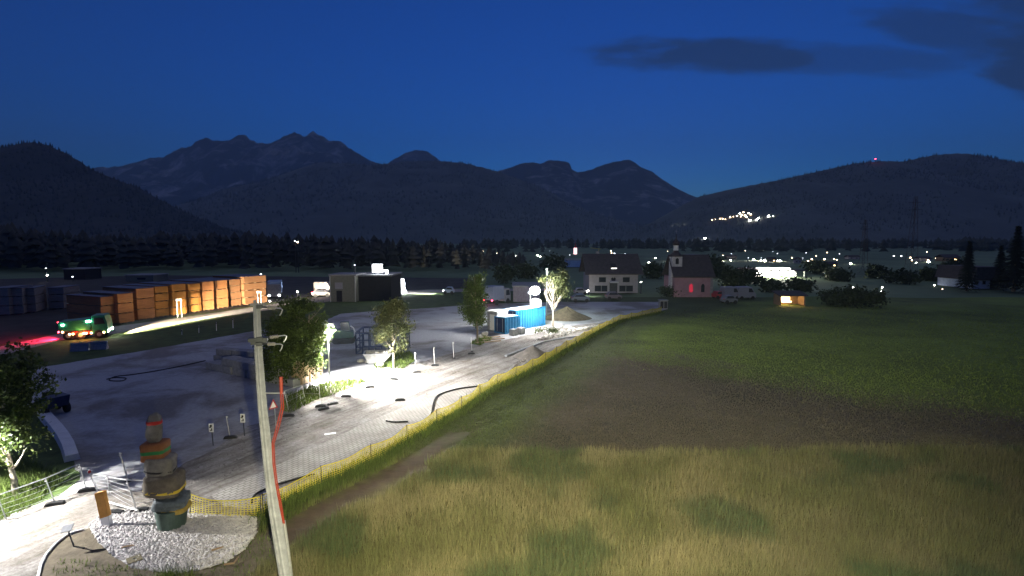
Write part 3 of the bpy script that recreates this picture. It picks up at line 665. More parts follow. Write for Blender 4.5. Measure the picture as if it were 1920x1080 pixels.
scu = thing('stone_sculpture', 'tall balanced stack of banded stones and blocks on a dark green pedestal', 'sculpture', SB)
def sl_(x, y, dy=0.0): return top_local(SB, x, y)+Vector((0, dy, 0))
ped = MB(); zt = sl_(327, 950).z; ped.lathe([(.44, -.02), (.47, .0), (.56, zt*.9), (.57, zt*.97), (.54, zt), (.46, zt), (.44, zt-.08)], 32).build('pedestal', M['bucket'], scu, smooth=False)
superell(sl_(322, 939), (.62, .55, .22), .35, .4, 2.0, .12, tilt=(.12, .12, .25)).build('slate_slab', M['stone_dk'], scu, smooth=True)
superell(sl_(331, 952), (.50, .46, .13), .4, .5, 5.0, .05, tilt=(.05, -.06, .1)).build('ochre_stone', mat('ochre_stone', (.34,.24,.05), .8, var=.3, bump=.5), scu, smooth=True)
st = superell(sl_(309, 905), (.72, .58, .46), .42, .6, 3.0, .11, tilt=(0, .08, .1)).build('round_stone', M['stone_brown'], scu, smooth=True)
superell(sl_(309, 905), (.72, .58, .46), .42, .6, 3.0, .11, u0=-.14, u1=-.035, grow=1.02, nu=4, tilt=(.06, .03, .1)).build('yellow_band', M['band_yellow'], st, smooth=True)
st = superell(sl_(303, 872), (.53, .46, .40), .32, .5, 6.0, .10, tilt=(0, .05, .2)).build('grey_stone', M['stone'], scu, smooth=True)
superell(sl_(303, 872), (.53, .46, .40), .32, .5, 6.0, .10, u0=-.03, u1=-.006, grow=1.025, nu=4, tilt=(.05, .12, .2)).build('black_band', M['band_black'], st, smooth=True)
st = superell(sl_(292, 844), (.47, .40, .345), .22, .28, 9.0, .05, tilt=(0, -.03, .15)).build('terracotta_block', M['terracotta'], scu, smooth=True)
superell(sl_(292, 844), (.47, .40, .345), .22, .28, 9.0, .05, u0=-.0003, u1=.0003, grow=1.02, nu=4, tilt=(0, -.06, .15)).build('green_band', M['band_green'], st, smooth=True)
def cone_stone(u0, u1, grow, nu):
    mb = superell(sl_(289, 803), (.29, .26, .56), .6, .8, 12.0, .16, u0=u0, u1=u1, grow=grow, nu=nu, tilt=(0, .04, .3)); return mb
st = cone_stone(-1, 1, 1, 16).build('pointed_stone', M['stone'], scu, smooth=True); cone_stone(.10, .24, 1.03, 4).build('red_band', M['band_red'], st, smooth=True)
# ------------------------------------------------------------------ concrete utility pole
PB = G(546.5, 1135); pole = thing('utility_pole', 'tall leaning concrete power pole with insulator arms in the foreground', 'power pole', PB)
def pl(x, y, dy=0.0): return top_local(PB, x, y)+Vector((0, dy, 0))
PATH = [pl(546.5, 1135), pl(535.5, 1080), pl(510, 930), pl(491.5, 756), pl(484, 650), pl(481, 570)]
mb = MB(); prof = [(-1,-.75),(-.75,-1),(-.30,-1),(-.16,-.55),(.16,-.55),(.30,-1),(.75,-1),(1,-.75),(1,.75),(.75,1),(-.75,1),(-1,.75)]
n = len(prof); zs = [q.z for q in PATH]
for i in range(13):
    t = i/12; z = PATH[-1].z*t; c = Vector((float(np.interp(z, zs, [q.x for q in PATH])), 0, z)); r = .152*(1-t)+.075*t
    for u_, v_ in prof:
        a = -.35; mb.v.append((c.x+r*(u_*math.cos(a)-v_*math.sin(a)), c.y+r*(u_*math.sin(a)+v_*math.cos(a)), c.z-(.3 if i == 0 else 0)))
for i in range(12):
    for k in range(n): mb.f.append((i*n+k, i*n+(k+1) % n, (i+1)*n+(k+1) % n, (i+1)*n+k))
mb.f.append(tuple(12*n+k for k in range(n))); mb.build('shaft', M['concrete'], pole)
def insulator_arm(p0, p1, parent_name):
    arm = MB().tube([p0, p0.lerp(p1, .38)], .025, 6); arm.box(p0, (.16, .16, .10), .3); a = arm.build(parent_name, M['dark_steel'], pole)
    d = (p1-p0); ins = MB()
    for k in range(4):
        q = p0+d*(.40+.085*k); dn = d.normalized(); ins.tube([q-dn*.035, q-dn*.012, q+dn*.012, q+dn*.035], [.02, .05, .055, .02], 10)
    ins.build('insulator', mat('glazed_insulator', (.2,.19,.18), .3, var=.1), a)
    cl = MB(); e = p0+d*.72; cl.tube([e, e+d*.2, e+d*.27+Vector((.02, 0, -.03)), e+d*.24+Vector((0, 0, -.14)), e+d*.17+Vector((0, 0, -.2))], .018, 6); cl.build('clamp', M['steel'], a)
MB().box(pl(484, 571), (.42, .10, .07), .2).box(pl(478, 569)+Vector((0, 0, .03)), (.06, .06, .12)).build('top_bracket', M['concrete_dk'], pole)
MB().box(pl(484, 636), (.50, .30, .10), .3).box(pl(486, 642), (.42, .26, .08), .3).build('mid_bracket', M['dark_steel'], pole)
insulator_arm(pl(490, 574, -.1), pl(537, 576, -.3), 'cross_arm')
insulator_arm(pl(490, 634, -.1), pl(523, 634, .5), 'cross_arm'); insulator_arm(pl(491, 643, -.15), pl(536, 642, -.25), 'cross_arm')
MB().tube([pl(534, 975, -.05), pl(541, 1025, -.05), pl(552, 1110, -.05)], .045, 8).build('cable_pipe', M['steel'], pole)
cb = MB().tube([pl(524, 708, .1), pl(525, 740, .1)], .05, 8)
for k in (-1, 1): cb.tube([pl(525+k*2, 738, .1), pl(527+k*2, 765, .1), pl(521+k*2.4, 795, .06), pl(512+k*1.5, 832, 0), pl(515+k*1.5, 868, -.05), pl(521+k*1.5, 905, -.08), pl(529+k*1.5, 945, -.1), pl(535+k, 978, -.1)], .019, 6)
cb.build('red_cable', M['red_tube'], pole)
MB().tube([pl(497, 737), pl(530, 739, .1)], .02, 6).build('standoff', M['steel'], pole)
# warning triangle on its own short post
TB = G(517, 800); wt = thing('warning_sign', 'red bordered white warning triangle right beside the concrete pole', 'sign', TB)
def tl(x, y, dy=0.0): return top_local(TB, x, y)+Vector((0, dy, 0))
A, B_, C_ = tl(512, 748), tl(503.5, 769), tl(521, 764); cen = (A+B_+C_)/3
mb = MB(); fr = [A, B_, C_]; mb.v += [tuple(p) for p in fr]+[tuple(p+Vector((0, .03, 0))) for p in fr]; mb.f += [(0,1,2),(5,4,3),(0,3,4,1),(1,4,5,2),(2,5,3,0)]
tri = mb.build('red_border', M['red'], wt)
mb = MB(); q = [cen+(p-cen)*.66+Vector((0, -.006, 0)) for p in fr]; mb.v += [tuple(p) for p in q]+[tuple(p+Vector((0, .005, 0))) for p in q]; mb.f += [(0,1,2),(5,4,3),(0,3,4,1),(1,4,5,2),(2,5,3,0)]
mb.build('white_face', mat('white_sign_face', (.85,.83,.8), .3, var=.05), tri)
MB().tube([(0, .05, 0), tl(513, 752, .05)], .025, 8).build('post', M['steel'], wt)
# ------------------------------------------------------------------ wire fences, marker posts
def post_mesh(name, a, b, r, m, root, foot=True):
    mb = MB().tube([a, b], r, 8); return mb.build(name, m, root)
def rubber_foot(label, x, y, rz, group='black rubber fence feet on the gravel road', sc=1.0):
    t = thing('rubber_foot', label, 'fence foot', G(x, y), rz, group)
    MB().prism([(-.36*sc, 0), (-.30*sc, .12), (-.12*sc, .15), (.12*sc, .15), (.30*sc, .12), (.36*sc, 0)], 'y', -.11*sc, .11*sc).build('block', M['rubber'], t, bevel=.015)
    MB().tube([(0, 0, .14), (0, 0, .17)], [.045, .04], 10).build('socket', M['dark_steel'], t); return t
def wire_fence(label, posts, rail_px, levels, m_post=M['steel'], rail_r=.024, cat='fence'):
    b0 = G(*posts[0][1]); root = thing('wire_fence', label, cat, b0); P = []
    for tpx, bpx in posts:
        b = G(*bpx); tp = at(tpx[0], tpx[1], b.y); P.append((b-b0, tp-b0)); p_ = MB().tube([b-b0, tp-b0], .022, 8).build('post', m_post, root)
        MB().box((tp-b0)*.9+(b-b0)*.1+Vector((0, -.03, 0)), (.07, .02, .06)).build('reflector', M['white'], p_)
    MB().tube([tp for b, tp in P], rail_r, 8).build('top_rail', M['steel'], root)
    for k in range(levels):
        f = (k+.35)/levels*.92
        pts = []
        for i, (b, tp) in enumerate(P):
            pts.append(b.lerp(tp, f))
            if i < len(P)-1: pts.append((b.lerp(tp, f)+P[i+1][0].lerp(P[i+1][1], f))/2-Vector((0, 0, .02)))
        MB().tube(pts, .007, 5).build('wire', M['steel'], root)
    return root
wire_fence('sagging wire fence with pale top rail before the young tree at the left', [((-75,955),(-52,1005)), ((-5,929),(12,975)), ((85,897),(103,943)), ((148,870),(163,918))], None, 5)
wf2 = wire_fence('short wire fence with red capped end post behind the orange board', [((168,887),(184,924)), ((200,893),(206,927)), ((237,900),(257,957)), ((285,901),(300,950))], None, 5)
b0 = G(184, 924); MB().lathe([(.045, 0), (.06, .03), (.05, .10), (.02, .13)], 12, c=at(168, 887, b0.y)-b0).build('cap', M['red'], wf2)
sm = thing('white_pipe', 'white pipe lying at the foot of the short wire fence', 'pipe', G(228, 950))
MB().tube([G(199,940,.22)-G(228,950), G(258,957,.12)-G(228,950)], .035, 10).tube([G(258,957,.12)-G(228,950), G(262,958,.02)-G(228,950)], .035, 10).build('tube', M['white'], sm)
wire_fence('wire fence with slim rail on the weedy island beneath the bushy tree', [((533,733),(541,768)), ((566,722),(572,748)), ((597,712),(601,757))], None, 3)
def marker(label, top, base, m=M['steel'], board=None, group='slim marker posts along the road', refl=True):
    b = G(*base); t = thing('marker_post', label, 'marker post', b, 0, group); tp = at(top[0], top[1], b.y)-b
    MB().tube([(0, 0, 0), tp], .028, 8).build('post', m, t)
    if refl: MB().box(tp*.97+Vector((.05, -.035, 0)), (.09, .02, .08)).build('reflector', M['white'], t)
    MB().lathe([(.16, 0), (.14, .06), (.05, .09)], 12).build('foot', M['rubber'], t); return t
marker('slim marker post standing alone between short wire fence and dark lot', (224,848), (241,902))
marker('dim marker post between the two small white number boards', (424,780), (431,820))
for lab, tp, bs in (('pale marker post closest to the lamp lit pool', (737,671), (739,702)), ('tall pale marker post before the island of the reddish tree', (778,661), (780,698)), ('marker post second past the reddish tree island', (813,651), (815,684)),
    ('marker post third past the reddish tree island', (849,642), (851,672)), ('marker post next to the narrow green tree', (883,633), (885,659)), ('faint marker post in the middle of the blown out pool', (692,692), (694,727))): marker(lab, tp, bs, M['white'])
def number_board(label, x, y, by):
    b = G(x+3, by); t = thing('number_board', label, 'sign', b, 0, 'small white boards on the lot'); c = at(x, y, b.y)-b; s = b.y/F_PX
    bd = MB().box(c, (9*s, .03, 17*s)).build('board', M['white'], t); g = MB()
    g.lathe([(2.2*s, 0), (2.2*s, .012)], 10); g.v = [(c.x+p[0], c.y-.018-p[2], c.z+4*s+p[1]) for p in g.v]
    g.box(c+Vector((-1.5*s, -.018, 1*s)), (4*s, .008, 2*s)); g.box(c+Vector((1*s, -.018, -3.5*s)), (2*s, .008, 5*s)); g.box(c+Vector((-1.4*s, -.018, -5*s)), (1.6*s, .008, 2.4*s)); g.build('black_figure', M['band_black'], bd)
    MB().tube([(0, .04, 0), c+Vector((0, .04, 0))], .025, 8).build('post', M['dark_steel'], t)
number_board('small white board with black figures nearer the sculpture', 396, 802, 836); number_board('small white board with black figures nearer the concrete pole', 455, 784, 818)
for i, (lab, x, y, a) in enumerate((('rubber foot lying directly left of the tilted pair', 601,763,.3), ('long rubber foot lying right of the tilted pair', 624,758,.7), ('small rubber foot of the tilted pair', 607,768,.8), ('rubber foot in the brightest pool of light', 649,744,.0),
    ('rubber foot nearest the block paving', 750,751,.2), ('rubber foot right of the brightest pool', 694,727,.1), ('rubber foot at the end of two cable shadows', 739,712,-.3), ('rubber foot at the tall pale marker post', 782,699,.2), ('rubber foot at the marker post second past the reddish tree', 816,686,.1),
    ('rubber foot on the rough track by the kerb line', 884,664,.2), ('rubber foot below the concrete pole triangle', 541,781,.1), ('rubber foot beside the white pipe', 262,959,.2), ('rubber foot under the short wire fence', 215,963,.0), ('rubber foot at the corner post of the left wire fence', 164,921,.4), ('rubber foot at the left wire fence beside weeds', 103,947,.4), ('rubber foot on the dim lot below the marker post', 432,822,.2))):
    rubber_foot(lab, x, y, a)
# ------------------------------------------------------------------ small things round the gravel bed
BB = G(198, 988); bd = thing('striped_board', 'leaning orange board with white foot at the gravel edge', 'board', BB)
p = [top_local(BB, 191, 990), top_local(BB, 206, 985), top_local(BB, 192, 922), top_local(BB, 177, 926)]
def slab4(q, th):
    mb = MB(); o = Vector((0.02, th, 0)); mb.v += [tuple(k) for k in q]+[tuple(k+o) for k in q]; mb.f += [(0,1,2,3),(7,6,5,4),(0,4,5,1),(1,5,6,2),(2,6,7,3),(3,7,4,0)]; return mb
m1, m2 = p[0].lerp(p[3], .27), p[1].lerp(p[2], .27)
slab4([m1, m2, p[2], p[3]], .16).build('orange_panel', M['orange'], bd); slab4([p[0], p[1], m2, m1], .16).build('white_foot', M['white'], bd)
LB = G(139, 1026); le = thing('info_lectern', 'small slanted information plate on a thin post', 'sign', LB)
c = top_local(LB, 127, 992); MB().tube([(0, 0, 0), c], .025, 8).build('post', M['dark_steel'], le)
MB().box(c+Vector((-.02, 0, .03)), (.34, .30, .03), M=Matrix.Rotation(.5, 3, 'X')@Matrix.Rotation(.3, 3, 'Z')).build('plate', M['concrete'], le, bevel=.006)
MB().tube([(0, 0, .02), (.45, -.12, .03)], .03, 6).build('foot', M['rubber'], le)
FBp = G(252, 1052); fp = thing('cover_plate', 'flat olive plate lying on the white gravel', 'plate', FBp+Vector((0, 0, .07)), .75)
MB().box((0, 0, 0), (.42, .42, .03)).build('plate', mat('olive_plate', (.13,.11,.06), .7, var=.3), fp, bevel=.006); MB().box((0, 0, .022), (.10, .03, .012)).build('grip', M['dark_steel'], fp)
ke = thing('edging_strip', 'pale curved edging strip round the earth patch', 'kerb', G(85, 1040))
MB().tube([G(x, y, .05)-G(85, 1040) for x, y in ((66,1120),(72,1080),(77,1058),(86,1040),(104,1019),(126,1002),(142,996),(156,993))], .045, 6).build('strip', M['white'], ke)
for lab, x, y, a, l in (('bent stick on the gravel above the cover plate', 236,1030,.5,.5), ('short stub lying at the right edge of the gravel bed', 405,1035,1.0,.5), ('pale plank upright in grass at the bottom edge beside pole', 437,1062,1.9,1.0)):
    t = thing('stick', lab, 'stick', G(x, y)+Vector((0, 0, .07))); MB().tube([(-.3*l, 0, 0), (0, .05, .02), (.3*l*math.cos(a)+.1, .4*l*math.sin(a), .03)], [.03, .035, .02], 6).build('branch', M['wood'], t)
# white flat plate on the road, bent kerb by the lot, black hoses
t = thing('white_plate', 'white flat sheet lying on the dirt road beside the paving', 'sheet', G(619, 814)+Vector((0, 0, .03)), ROAD_A-.6); MB().box((0, 0, 0), (.62, .22, .02)).build('sheet', M['white'], t, bevel=.005)
t = thing('curved_kerb', 'long bent grey kerb curving down the dark lot to the fence corner', 'kerb', G(120, 800)); q = [G(x, y)-G(120, 800) for x, y in ((76,770),(90,788),(106,806),(118,822),(128,840),(136,864))]
mb = MB()
for i, k in enumerate(q):
    nrm = (q[min(i+1, 5)]-q[max(i-1, 0)]); nrm = Vector((nrm.y, -nrm.x, 0)).normalized()*.32
    mb.v += [tuple(k-nrm), tuple(k-nrm*.8+Vector((0, 0, .32))), tuple(k+nrm*.8+Vector((0, 0, .32))), tuple(k+nrm)]
for i in range(5):
    for j in range(4): mb.f.append((i*4+j, i*4+(j+1) % 4, i*4+4+(j+1) % 4, i*4+4+j))
mb.f += [(0,1,2,3), (23,22,21,20)]; mb.build('kerb_stone', M['white'], t)
def hose(label, px, r=.045, h=.06):
    b = G(*px[0]); t = thing('black_hose', label, 'hose', b, 0, 'black hoses on the road'); pts = [G(x, y, h)-b for x, y in px]
    fine = []
    for i in range(len(pts)-1):
        p0, p1, p2, p3 = pts[max(i-1, 0)], pts[i], pts[i+1], pts[min(i+2, len(pts)-1)]
        for k in range(6):
            u_ = k/6; fine.append(.5*((2*p1)+(p2-p0)*u_+(2*p0-5*p1+4*p2-p3)*u_*u_+(3*p1-p0-3*p2+p3)*u_**3))
    MB().tube(fine+[pts[-1]], r, 8).build('hose', M['rubber'], t, smooth=True)
hose('black hose arching across the block paving to the barrier', [(809,775),(812,758),(820,742),(845,732),(870,727),(898,724)])
hose('short straight black hose at the paving edge', [(724,789),(740,791),(765,790)])
hose('black hose lying along the barrier near the concrete pole', [(471,944),(476,930),(490,920),(520,908),(555,898),(590,888)])
hose('thin black cable with a loop on the dim lot', [(200,711),(215,708),(236,709),(228,714),(205,713),(216,706),(250,702),(300,694),(350,684),(385,676)], .04, .04)
# ------------------------------------------------------------------ yellow barrier net
def barrier(label, px, h, step=.13, rows=8):
    P = [G(*p) for p in px]; b = P[0]; root = thing('barrier_net', label, 'barrier fence', b); s = [0]
    for i in range(1, len(P)): s.append(s[-1]+(P[i]-P[i-1]).length)
    def pos(d):
        for i in range(len(P)-1):
            if d <= s[i+1] or i == len(P)-2: return P[i].lerp(P[i+1], (d-s[i])/(s[i+1]-s[i]))
    def hh(d): return h*(1+.10*noise.noise(Vector((d*.35, 2, 0)))-.22*abs(math.sin(d*math.pi/3.0))**.8-.12*max(0, noise.noise(Vector((d*.17, 9, 0)))))
    def off(d, f): return Vector((noise.noise(Vector((d*.8, f*2, 1)))*.10, noise.noise(Vector((d*.8, f*2, 7)))*.10, 0))
    net = MB(); n = int(s[-1]/step); N2 = int(s[-1]/.45)
    for i in range(n+1):
        d = s[-1]*i/n; q = pos(d)-b; t = (pos(min(d+.05, s[-1]))-pos(max(d-.05, 0))).normalized()*.013*(1+d/60); H = hh(d)
        a0, a1 = q+off(d, 0)+Vector((0, 0, .03)), q+off(d, 1)+Vector((0, 0, H)); am = (a0+a1)/2+off(d, .5)*.4
        net.face([a0-t, a0+t, am+t, am-t]); net.face([am-t, am+t, a1+t, a1-t])
    for r in range(rows+1):
        f = r/rows; w = .028 if r in (0, rows) else .012
        for i in range(N2):
            d0, d1 = s[-1]*i/N2, s[-1]*(i+1)/N2; p0 = pos(d0)-b+off(d0, f)+Vector((0, 0, .03+(hh(d0)-.03)*f)); p1 = pos(d1)-b+off(d1, f)+Vector((0, 0, .03+(hh(d1)-.03)*f)); z = Vector((0, 0, w*(1+d0/60)))
            net.face([p0-z, p1-z, p1+z, p0+z])
    net.build('net', M['yellow'], root)
    d = 0.0
    while d <= s[-1]+.01:
        q = pos(min(d, s[-1]))-b; MB().tube([q+Vector((.03, 0, -.05)), q+Vector((.03, .0, h*1.05))], .018, 6).build('stake', M['dark_steel'], root); d += 3.0
barrier('long yellow mesh barrier running up the road along the field edge', FENCE, .9)
barrier('short yellow mesh barrier closing the road behind the sculpture', [(356,962),(395,967),(440,969),(490,968)], .82)
# ------------------------------------------------------------------ street lamps
def street_lamp(label, base, h, arm, m_head, power, col, cone=150, group='street lamps on slim poles', aim=(0, 0, 0), lean=0.0):
    b = G(*base); t = thing('street_lamp', label, 'street lamp', b, 0, group); a = Vector(arm)
    tip = Vector((lean, 0, h)); MB().tube([(0, 0, 0), tip*.55, tip], [.06, .05, .04], 10).build('pole', M['steel'], t, smooth=True)
    MB().lathe([(.16, 0), (.16, .05), (.08, .09)], 12).build('base_plate', M['dark_steel'], t)
    hd = MB().box(tip+a*.5+Vector((0, 0, .04)), (a.length+.18, .22, .09), math.atan2(a.y, a.x)).box(tip-a*.35+Vector((0, 0, -.12)), (.16, .14, .2)).build('lamp_head', M['white'], t, bevel=.025)
    MB().box(tip+a*.62+Vector((0, 0, -.018)), (a.length*.8, .17, .02), math.atan2(a.y, a.x)).build('lamp_glass', m_head, hd)
    if power: lamp('SPOT', tip+a*.62+Vector((0, 0, -.10)), power, col, t, .12, target=tip+a*.62+Vector((aim[0], aim[1], -3)), cone=cone, blend=.5)
    return t
# lamps that light the place
L1 = street_lamp('street lamp lighting the gravel pool beside the bushy tree', (618,716), 4.55, (.42, -.2, 0), M['e_white'], 10500, (1,.98,.96), cone=146, aim=(2.3, -.8), lean=-.03)
L2_ASSUMED = street_lamp('assumed street lamp beyond the left border whose pool whitens the road', (-150,985), 4.7, (.5, -.1, 0), M['e_white'], 4200, (1,.99,.97), cone=112, aim=(1.3, -.1))  # unseen lamp, assumed from the light and shadows at the left
# assumed flood lamp, unseen, added just behind the viewpoint to light the tall grass
NP = Vector((.9, -.8, 0)); NL = thing('assumed_flood_lamp', 'assumed flood lamp on an added mast shining over the near field', 'flood lamp', NP)
MB().tube([(0, 0, 0), (0, 0, 9.3)], [.09, .06], 10).build('mast', M['steel'], NL); MB().box((0, .12, 9.35), (.5, .2, .35), M=Matrix.Rotation(-.35, 3, 'X')).build('lamp_head', M['dark_steel'], NL, bevel=.02)  # added mast and head to carry the assumed lamp
lamp('SPOT', (0, .4, 9.3), 16800, (1,.92,.60), NL, .15, target=G(1115, 900)-NP, cone=90, blend=1.0)  # set close to the viewpoint so its shadows stay hidden
# ------------------------------------------------------------------ containers, tank and light tower
CD, CN = Vector((.68, .73, 0)), Vector((-.73, .68, 0)); C0 = Vector((-.8, 61.8, 0)); CR = math.atan2(.73, .68)
def cpos(u_, w_, z=0): return C0+CD*u_+CN*w_+Vector((0, 0, z))
def container(label, u_, w_, l, wd, h, body, end=None, frame=None, handles=True):
    t = thing('shipping_container', label, 'container', cpos(u_+l/2, w_+wd/2), CR); fm = frame or body; mb = MB(); nr = max(5, int(l/.24))
    prof = []
    for k in range(nr*2+1):
        x = -l/2+.08+(l-.16)*k/(nr*2); prof.append((x, -wd/2+(.015 if (k//2) % 2 else .11)))
    for (x0, y0), (x1, y1) in zip(prof[:-1], prof[1:]):
        mb.face([(x0, y0, .16), (x1, y1, .16), (x1, y1, h-.1), (x0, y0, h-.1)])
    s1 = mb.build('side_panel', body, t); s2 = bpy.data.objects.new('side_panel', s1.data); COL.objects.link(s2); s2.parent = t; s2.rotation_euler = (0, 0, math.pi)
    MB().box((0, 0, h-.03), (l-.1, wd-.08, .06)).build('roof', M['white'] if frame is None else frame, t)
    MB().box((0, 0, .10), (l-.1, wd-.08, .14)).build('floor', M['dark_steel'], t)
    fr_ = MB()
    for sx in (-1, 1):
        for sy in (-1, 1): fr_.box((sx*(l/2-.05), sy*(wd/2-.05), h/2), (.1, .1, h))
        for z in (.07, h-.05): fr_.box((sx*(l/2-.05), 0, z), (.096, wd-.2, .13))
    for sy in (-1, 1):
        for z in (.07, h-.05): fr_.box((0, sy*(wd/2-.05), z), (l-.2, .096, .13))
    fr_.build('frame', fm, t); MB().box((-l/2+.07, 0, h/2), (.04, wd-.2, h-.24)).box((l/2-.07, 0, h/2), (.04, wd-.2, h-.24)).build('end_wall', end or M['navy'], t)
    d = MB()
    for y in (-.25, .25): d.tube([(-l/2+.03, y*wd, .2), (-l/2+.03, y*wd, h-.2)], .02, 6)
    d.build('lock_bars', M['steel'], t); return t
container('small navy and blue container in front of the long blue one', 0, 0, 2.6, 1.8, 1.95, M['blue'])
container('long bright blue container with the white tank on its roof', 2.75, .75, 5.6, 2.4, 2.45, M['blue'])
cab = thing('site_cabin', 'grey site cabin with pale roof behind the small blue container', 'cabin', cpos(1.55, 2.75), CR)
MB().box((0, 0, 1.2), (1.9, 1.7, 2.3)).build('wall', M['concrete_dk'], cab, bevel=.03); MB().box((0, 0, 2.40), (2.0, 1.8, .08)).build('roof', M['white'], cab); MB().box((-.96, 0, 1.05), (.03, .8, 1.9)).build('door', M['white'], cab)
tk = thing('water_tank', 'white rounded tank standing on the blue container roof', 'tank', cpos(7.1, 1.35, 2.45))
MB().lathe([(.62, 0), (.70, .03), (.73, .12), (.73, .75), (.70, .88), (.58, .98), (.2, 1.05), (.17, 1.12)], 28).build('body', M['white'], tk, smooth=True); MB().tube([(0, -.74, .12), (0, -.85, .12)], .05, 8).build('valve', M['dark_steel'], tk)
LT = thing('light_tower', 'glaring work light on a mast above the white tank', 'work light', cpos(7.1, 2.3, 2.45))
hp = at(1003, 545, 64.9)-LT.location; MB().tube([(0, 0, 0), (0, 0, 2.2), hp+Vector((0, .15, .25)), hp+Vector((0, 0, .2))], [.05, .045, .04, .035], 8).build('mast', M['steel'], LT)
hd = MB().lathe([(.1, -.5), (.36, -.43), (.55, -.24), (.62, 0), (.55, .24), (.36, .43), (.1, .5)], 20, c=hp).build('lamp_head', M['e_white'], LT, smooth=True)  # globe widened to stand for the glare round the lamp
lamp('POINT', hp, 4300, (1,.98,.95), LT, .75)
SL = street_lamp('tall street lamp with greenish glare behind the vase shaped tree', (1025,596), 7.0, (0, -.45, 0), M['e_green'], 500, (.8,1,.88), cone=150)
# odds and ends by the containers
for lab, x, y in (('left of two pale concrete cubes before the blue container', 963, 629), ('right of two pale concrete cubes before the blue container', 977, 626)):
    t = thing('concrete_block', lab, 'concrete block', G(x, y), CR, 'concrete cubes by the containers'); MB().box((0, 0, .38), (.78, .72, .76)).build('block', M['concrete'], t, bevel=.04); MB().tube([(-.1, 0, .75), (-.1, 0, .84), (.1, 0, .84), (.1, 0, .75)], .015, 6).build('lifting_loop', M['dark_steel'], t)
for i, (lab, x, y, l) in enumerate((('upper of three timber boards left of the small container', 920, 633, 2.2), ('middle of three timber boards left of the small container', 925, 637, 2.6), ('lowest of three timber boards left of the small container', 915, 642, 3.0))):
    t = thing('timber_board', lab, 'board', G(x, y), .25+i*.1, 'boards on the ground by the containers'); MB().box((0, 0, .08), (l, .22, .12)).build('board', M['timber_pale'], t, bevel=.01)
kb = thing('kerb_line', 'straight pale kerb line with dark edge ending by the gravel heap', 'kerb', G(950, 668)); q = [G(x, y)-kb.location for x, y in ((948,669),(985,655),(1020,642),(1050,636),(1078,632))]
mb = MB()
for a, b in zip(q[:-1], q[1:]):
    d = (b-a).normalized(); mb.box((a+b)/2+Vector((0, 0, .06)), ((b-a).length-.01, .22, .2), math.atan2(d.y, d.x))
mb.build('kerb_stones', M['concrete'], kb)
def heap(label, base, rx, ry, h, m, seed):
    b = G(*base); t = thing('gravel_heap', label, 'heap', b); bm = MB(); nu, nv = 14, 30; rg = random.Random(seed)
    for i in range(nu+1):
        f = i/nu
        for k in range(nv):
            a = 6.283*k/nv; rr = (1-f)*(1+.16*noise.noise(Vector((math.cos(a)*1.5, math.sin(a)*1.5, seed+f)))); z = h*(1-(1-f)**1.5*.98)*f**.15 if f > 0 else -.05
            bm.v.append((rx*rr*math.cos(a), ry*rr*math.sin(a), (h*f*(1+.10*noise.noise(Vector((math.cos(a)*3, f*3, seed))))) if i else -.05))
    for i in range(nu):
        for k in range(nv): bm.f.append((i*nv+k, i*nv+(k+1) % nv, (i+1)*nv+(k+1) % nv, (i+1)*nv+k))
    bm.build('heap', m, t, smooth=True); return t
heap('dark earth heap between kerb line and yellow barrier', (998,668), 1.9, 1.7, 1.05, M['dirt'], 3)
heap('grey gravel heap behind the vase shaped tree', (1062,597), 3.6, 2.8, 1.7, M['earth'], 5)
for i, (lab, x, y, r) in enumerate((('biggest white boulder at the foot of the lit tree', 1064,617,.42), ('boulder right of the biggest one by the lit tree', 1052,614,.33), ('boulder far right in the row by the lit tree', 1072,620,.3), ('pale boulder left of the narrow tree base', 908,629,.4), ('second pale boulder beside the narrow tree base', 900,634,.3))):
    t = thing('boulder', lab, 'boulder', G(x, y), i, 'pale boulders'); MB().blob((0, 0, r*.45), (r*1.2, r, r*.75), 2, .22).build('rock', M['stone_pale'], t)
# ------------------------------------------------------------------ stone pile, stake frame, skip, excavator
def block_row(label, p0, p1, n, h, d, m, name='stone_block_wall', tiers=2):
    b = G(*p0); e = G(*p1)-b; t = thing(name, label, 'block wall', b); dn = e.normalized(); nn = Vector((-dn.y, dn.x, 0)); a = math.atan2(dn.y, dn.x); w_ = e.length/n
    for tr in range(tiers):
        for k in range(n):
            if tr and k in (0, n-1) and n > 4: continue
            c = dn*(w_*(k+.5+.15*tr))+nn*(d/2+random.uniform(-.06, .06))+Vector((0, 0, h*(tr+.5)))
            MB().box((0, 0, 0), (w_*.96, d*random.uniform(.9, 1.05), h*.97)).build('block', m, t, bevel=.04, loc=c).rotation_euler = (0, 0, a+random.uniform(-.03, .03))
    return t
block_row('low dim wall of big concrete blocks on the lot behind the pole', (386,692), (548,728), 6, .62, 1.3, M['concrete_dk'])
block_row('second dim block row behind the low block wall', (400,678), (520,690), 4, .60, 1.0, M['concrete_dk'])
block_row('tall stack of tan stone slabs dazzlingly lit beside the street lamp', (570,724), (606,706), 3, .95, 1.0, mat('tan_stone', (.36,.27,.17), .9, var=.3, bump=.6), 'stone_slab_stack', 2)
FB = G(668, 664); sf = thing('steel_frame_rack', 'open blue steel stake frame standing on the lot', 'steel frame', FB)
p = [G(668,664)-FB, G(752,662)-FB, G(768,650)-FB, G(682,650)-FB]; H = 2.05
def bars(q0, q1, n, nm):
    mb = MB()
    for k in range(n+1): a = q0.lerp(q1, k/n); mb.tube([a, a+Vector((0, 0, H))], .07, 4)
    for f in (.02, .33, .66, 1.0): mb.tube([q0+Vector((0, 0, H*f)), q1+Vector((0, 0, H*f))],   .07 if f < 1 else .10, 4)
    mb.build(nm, M['navy'], sf)
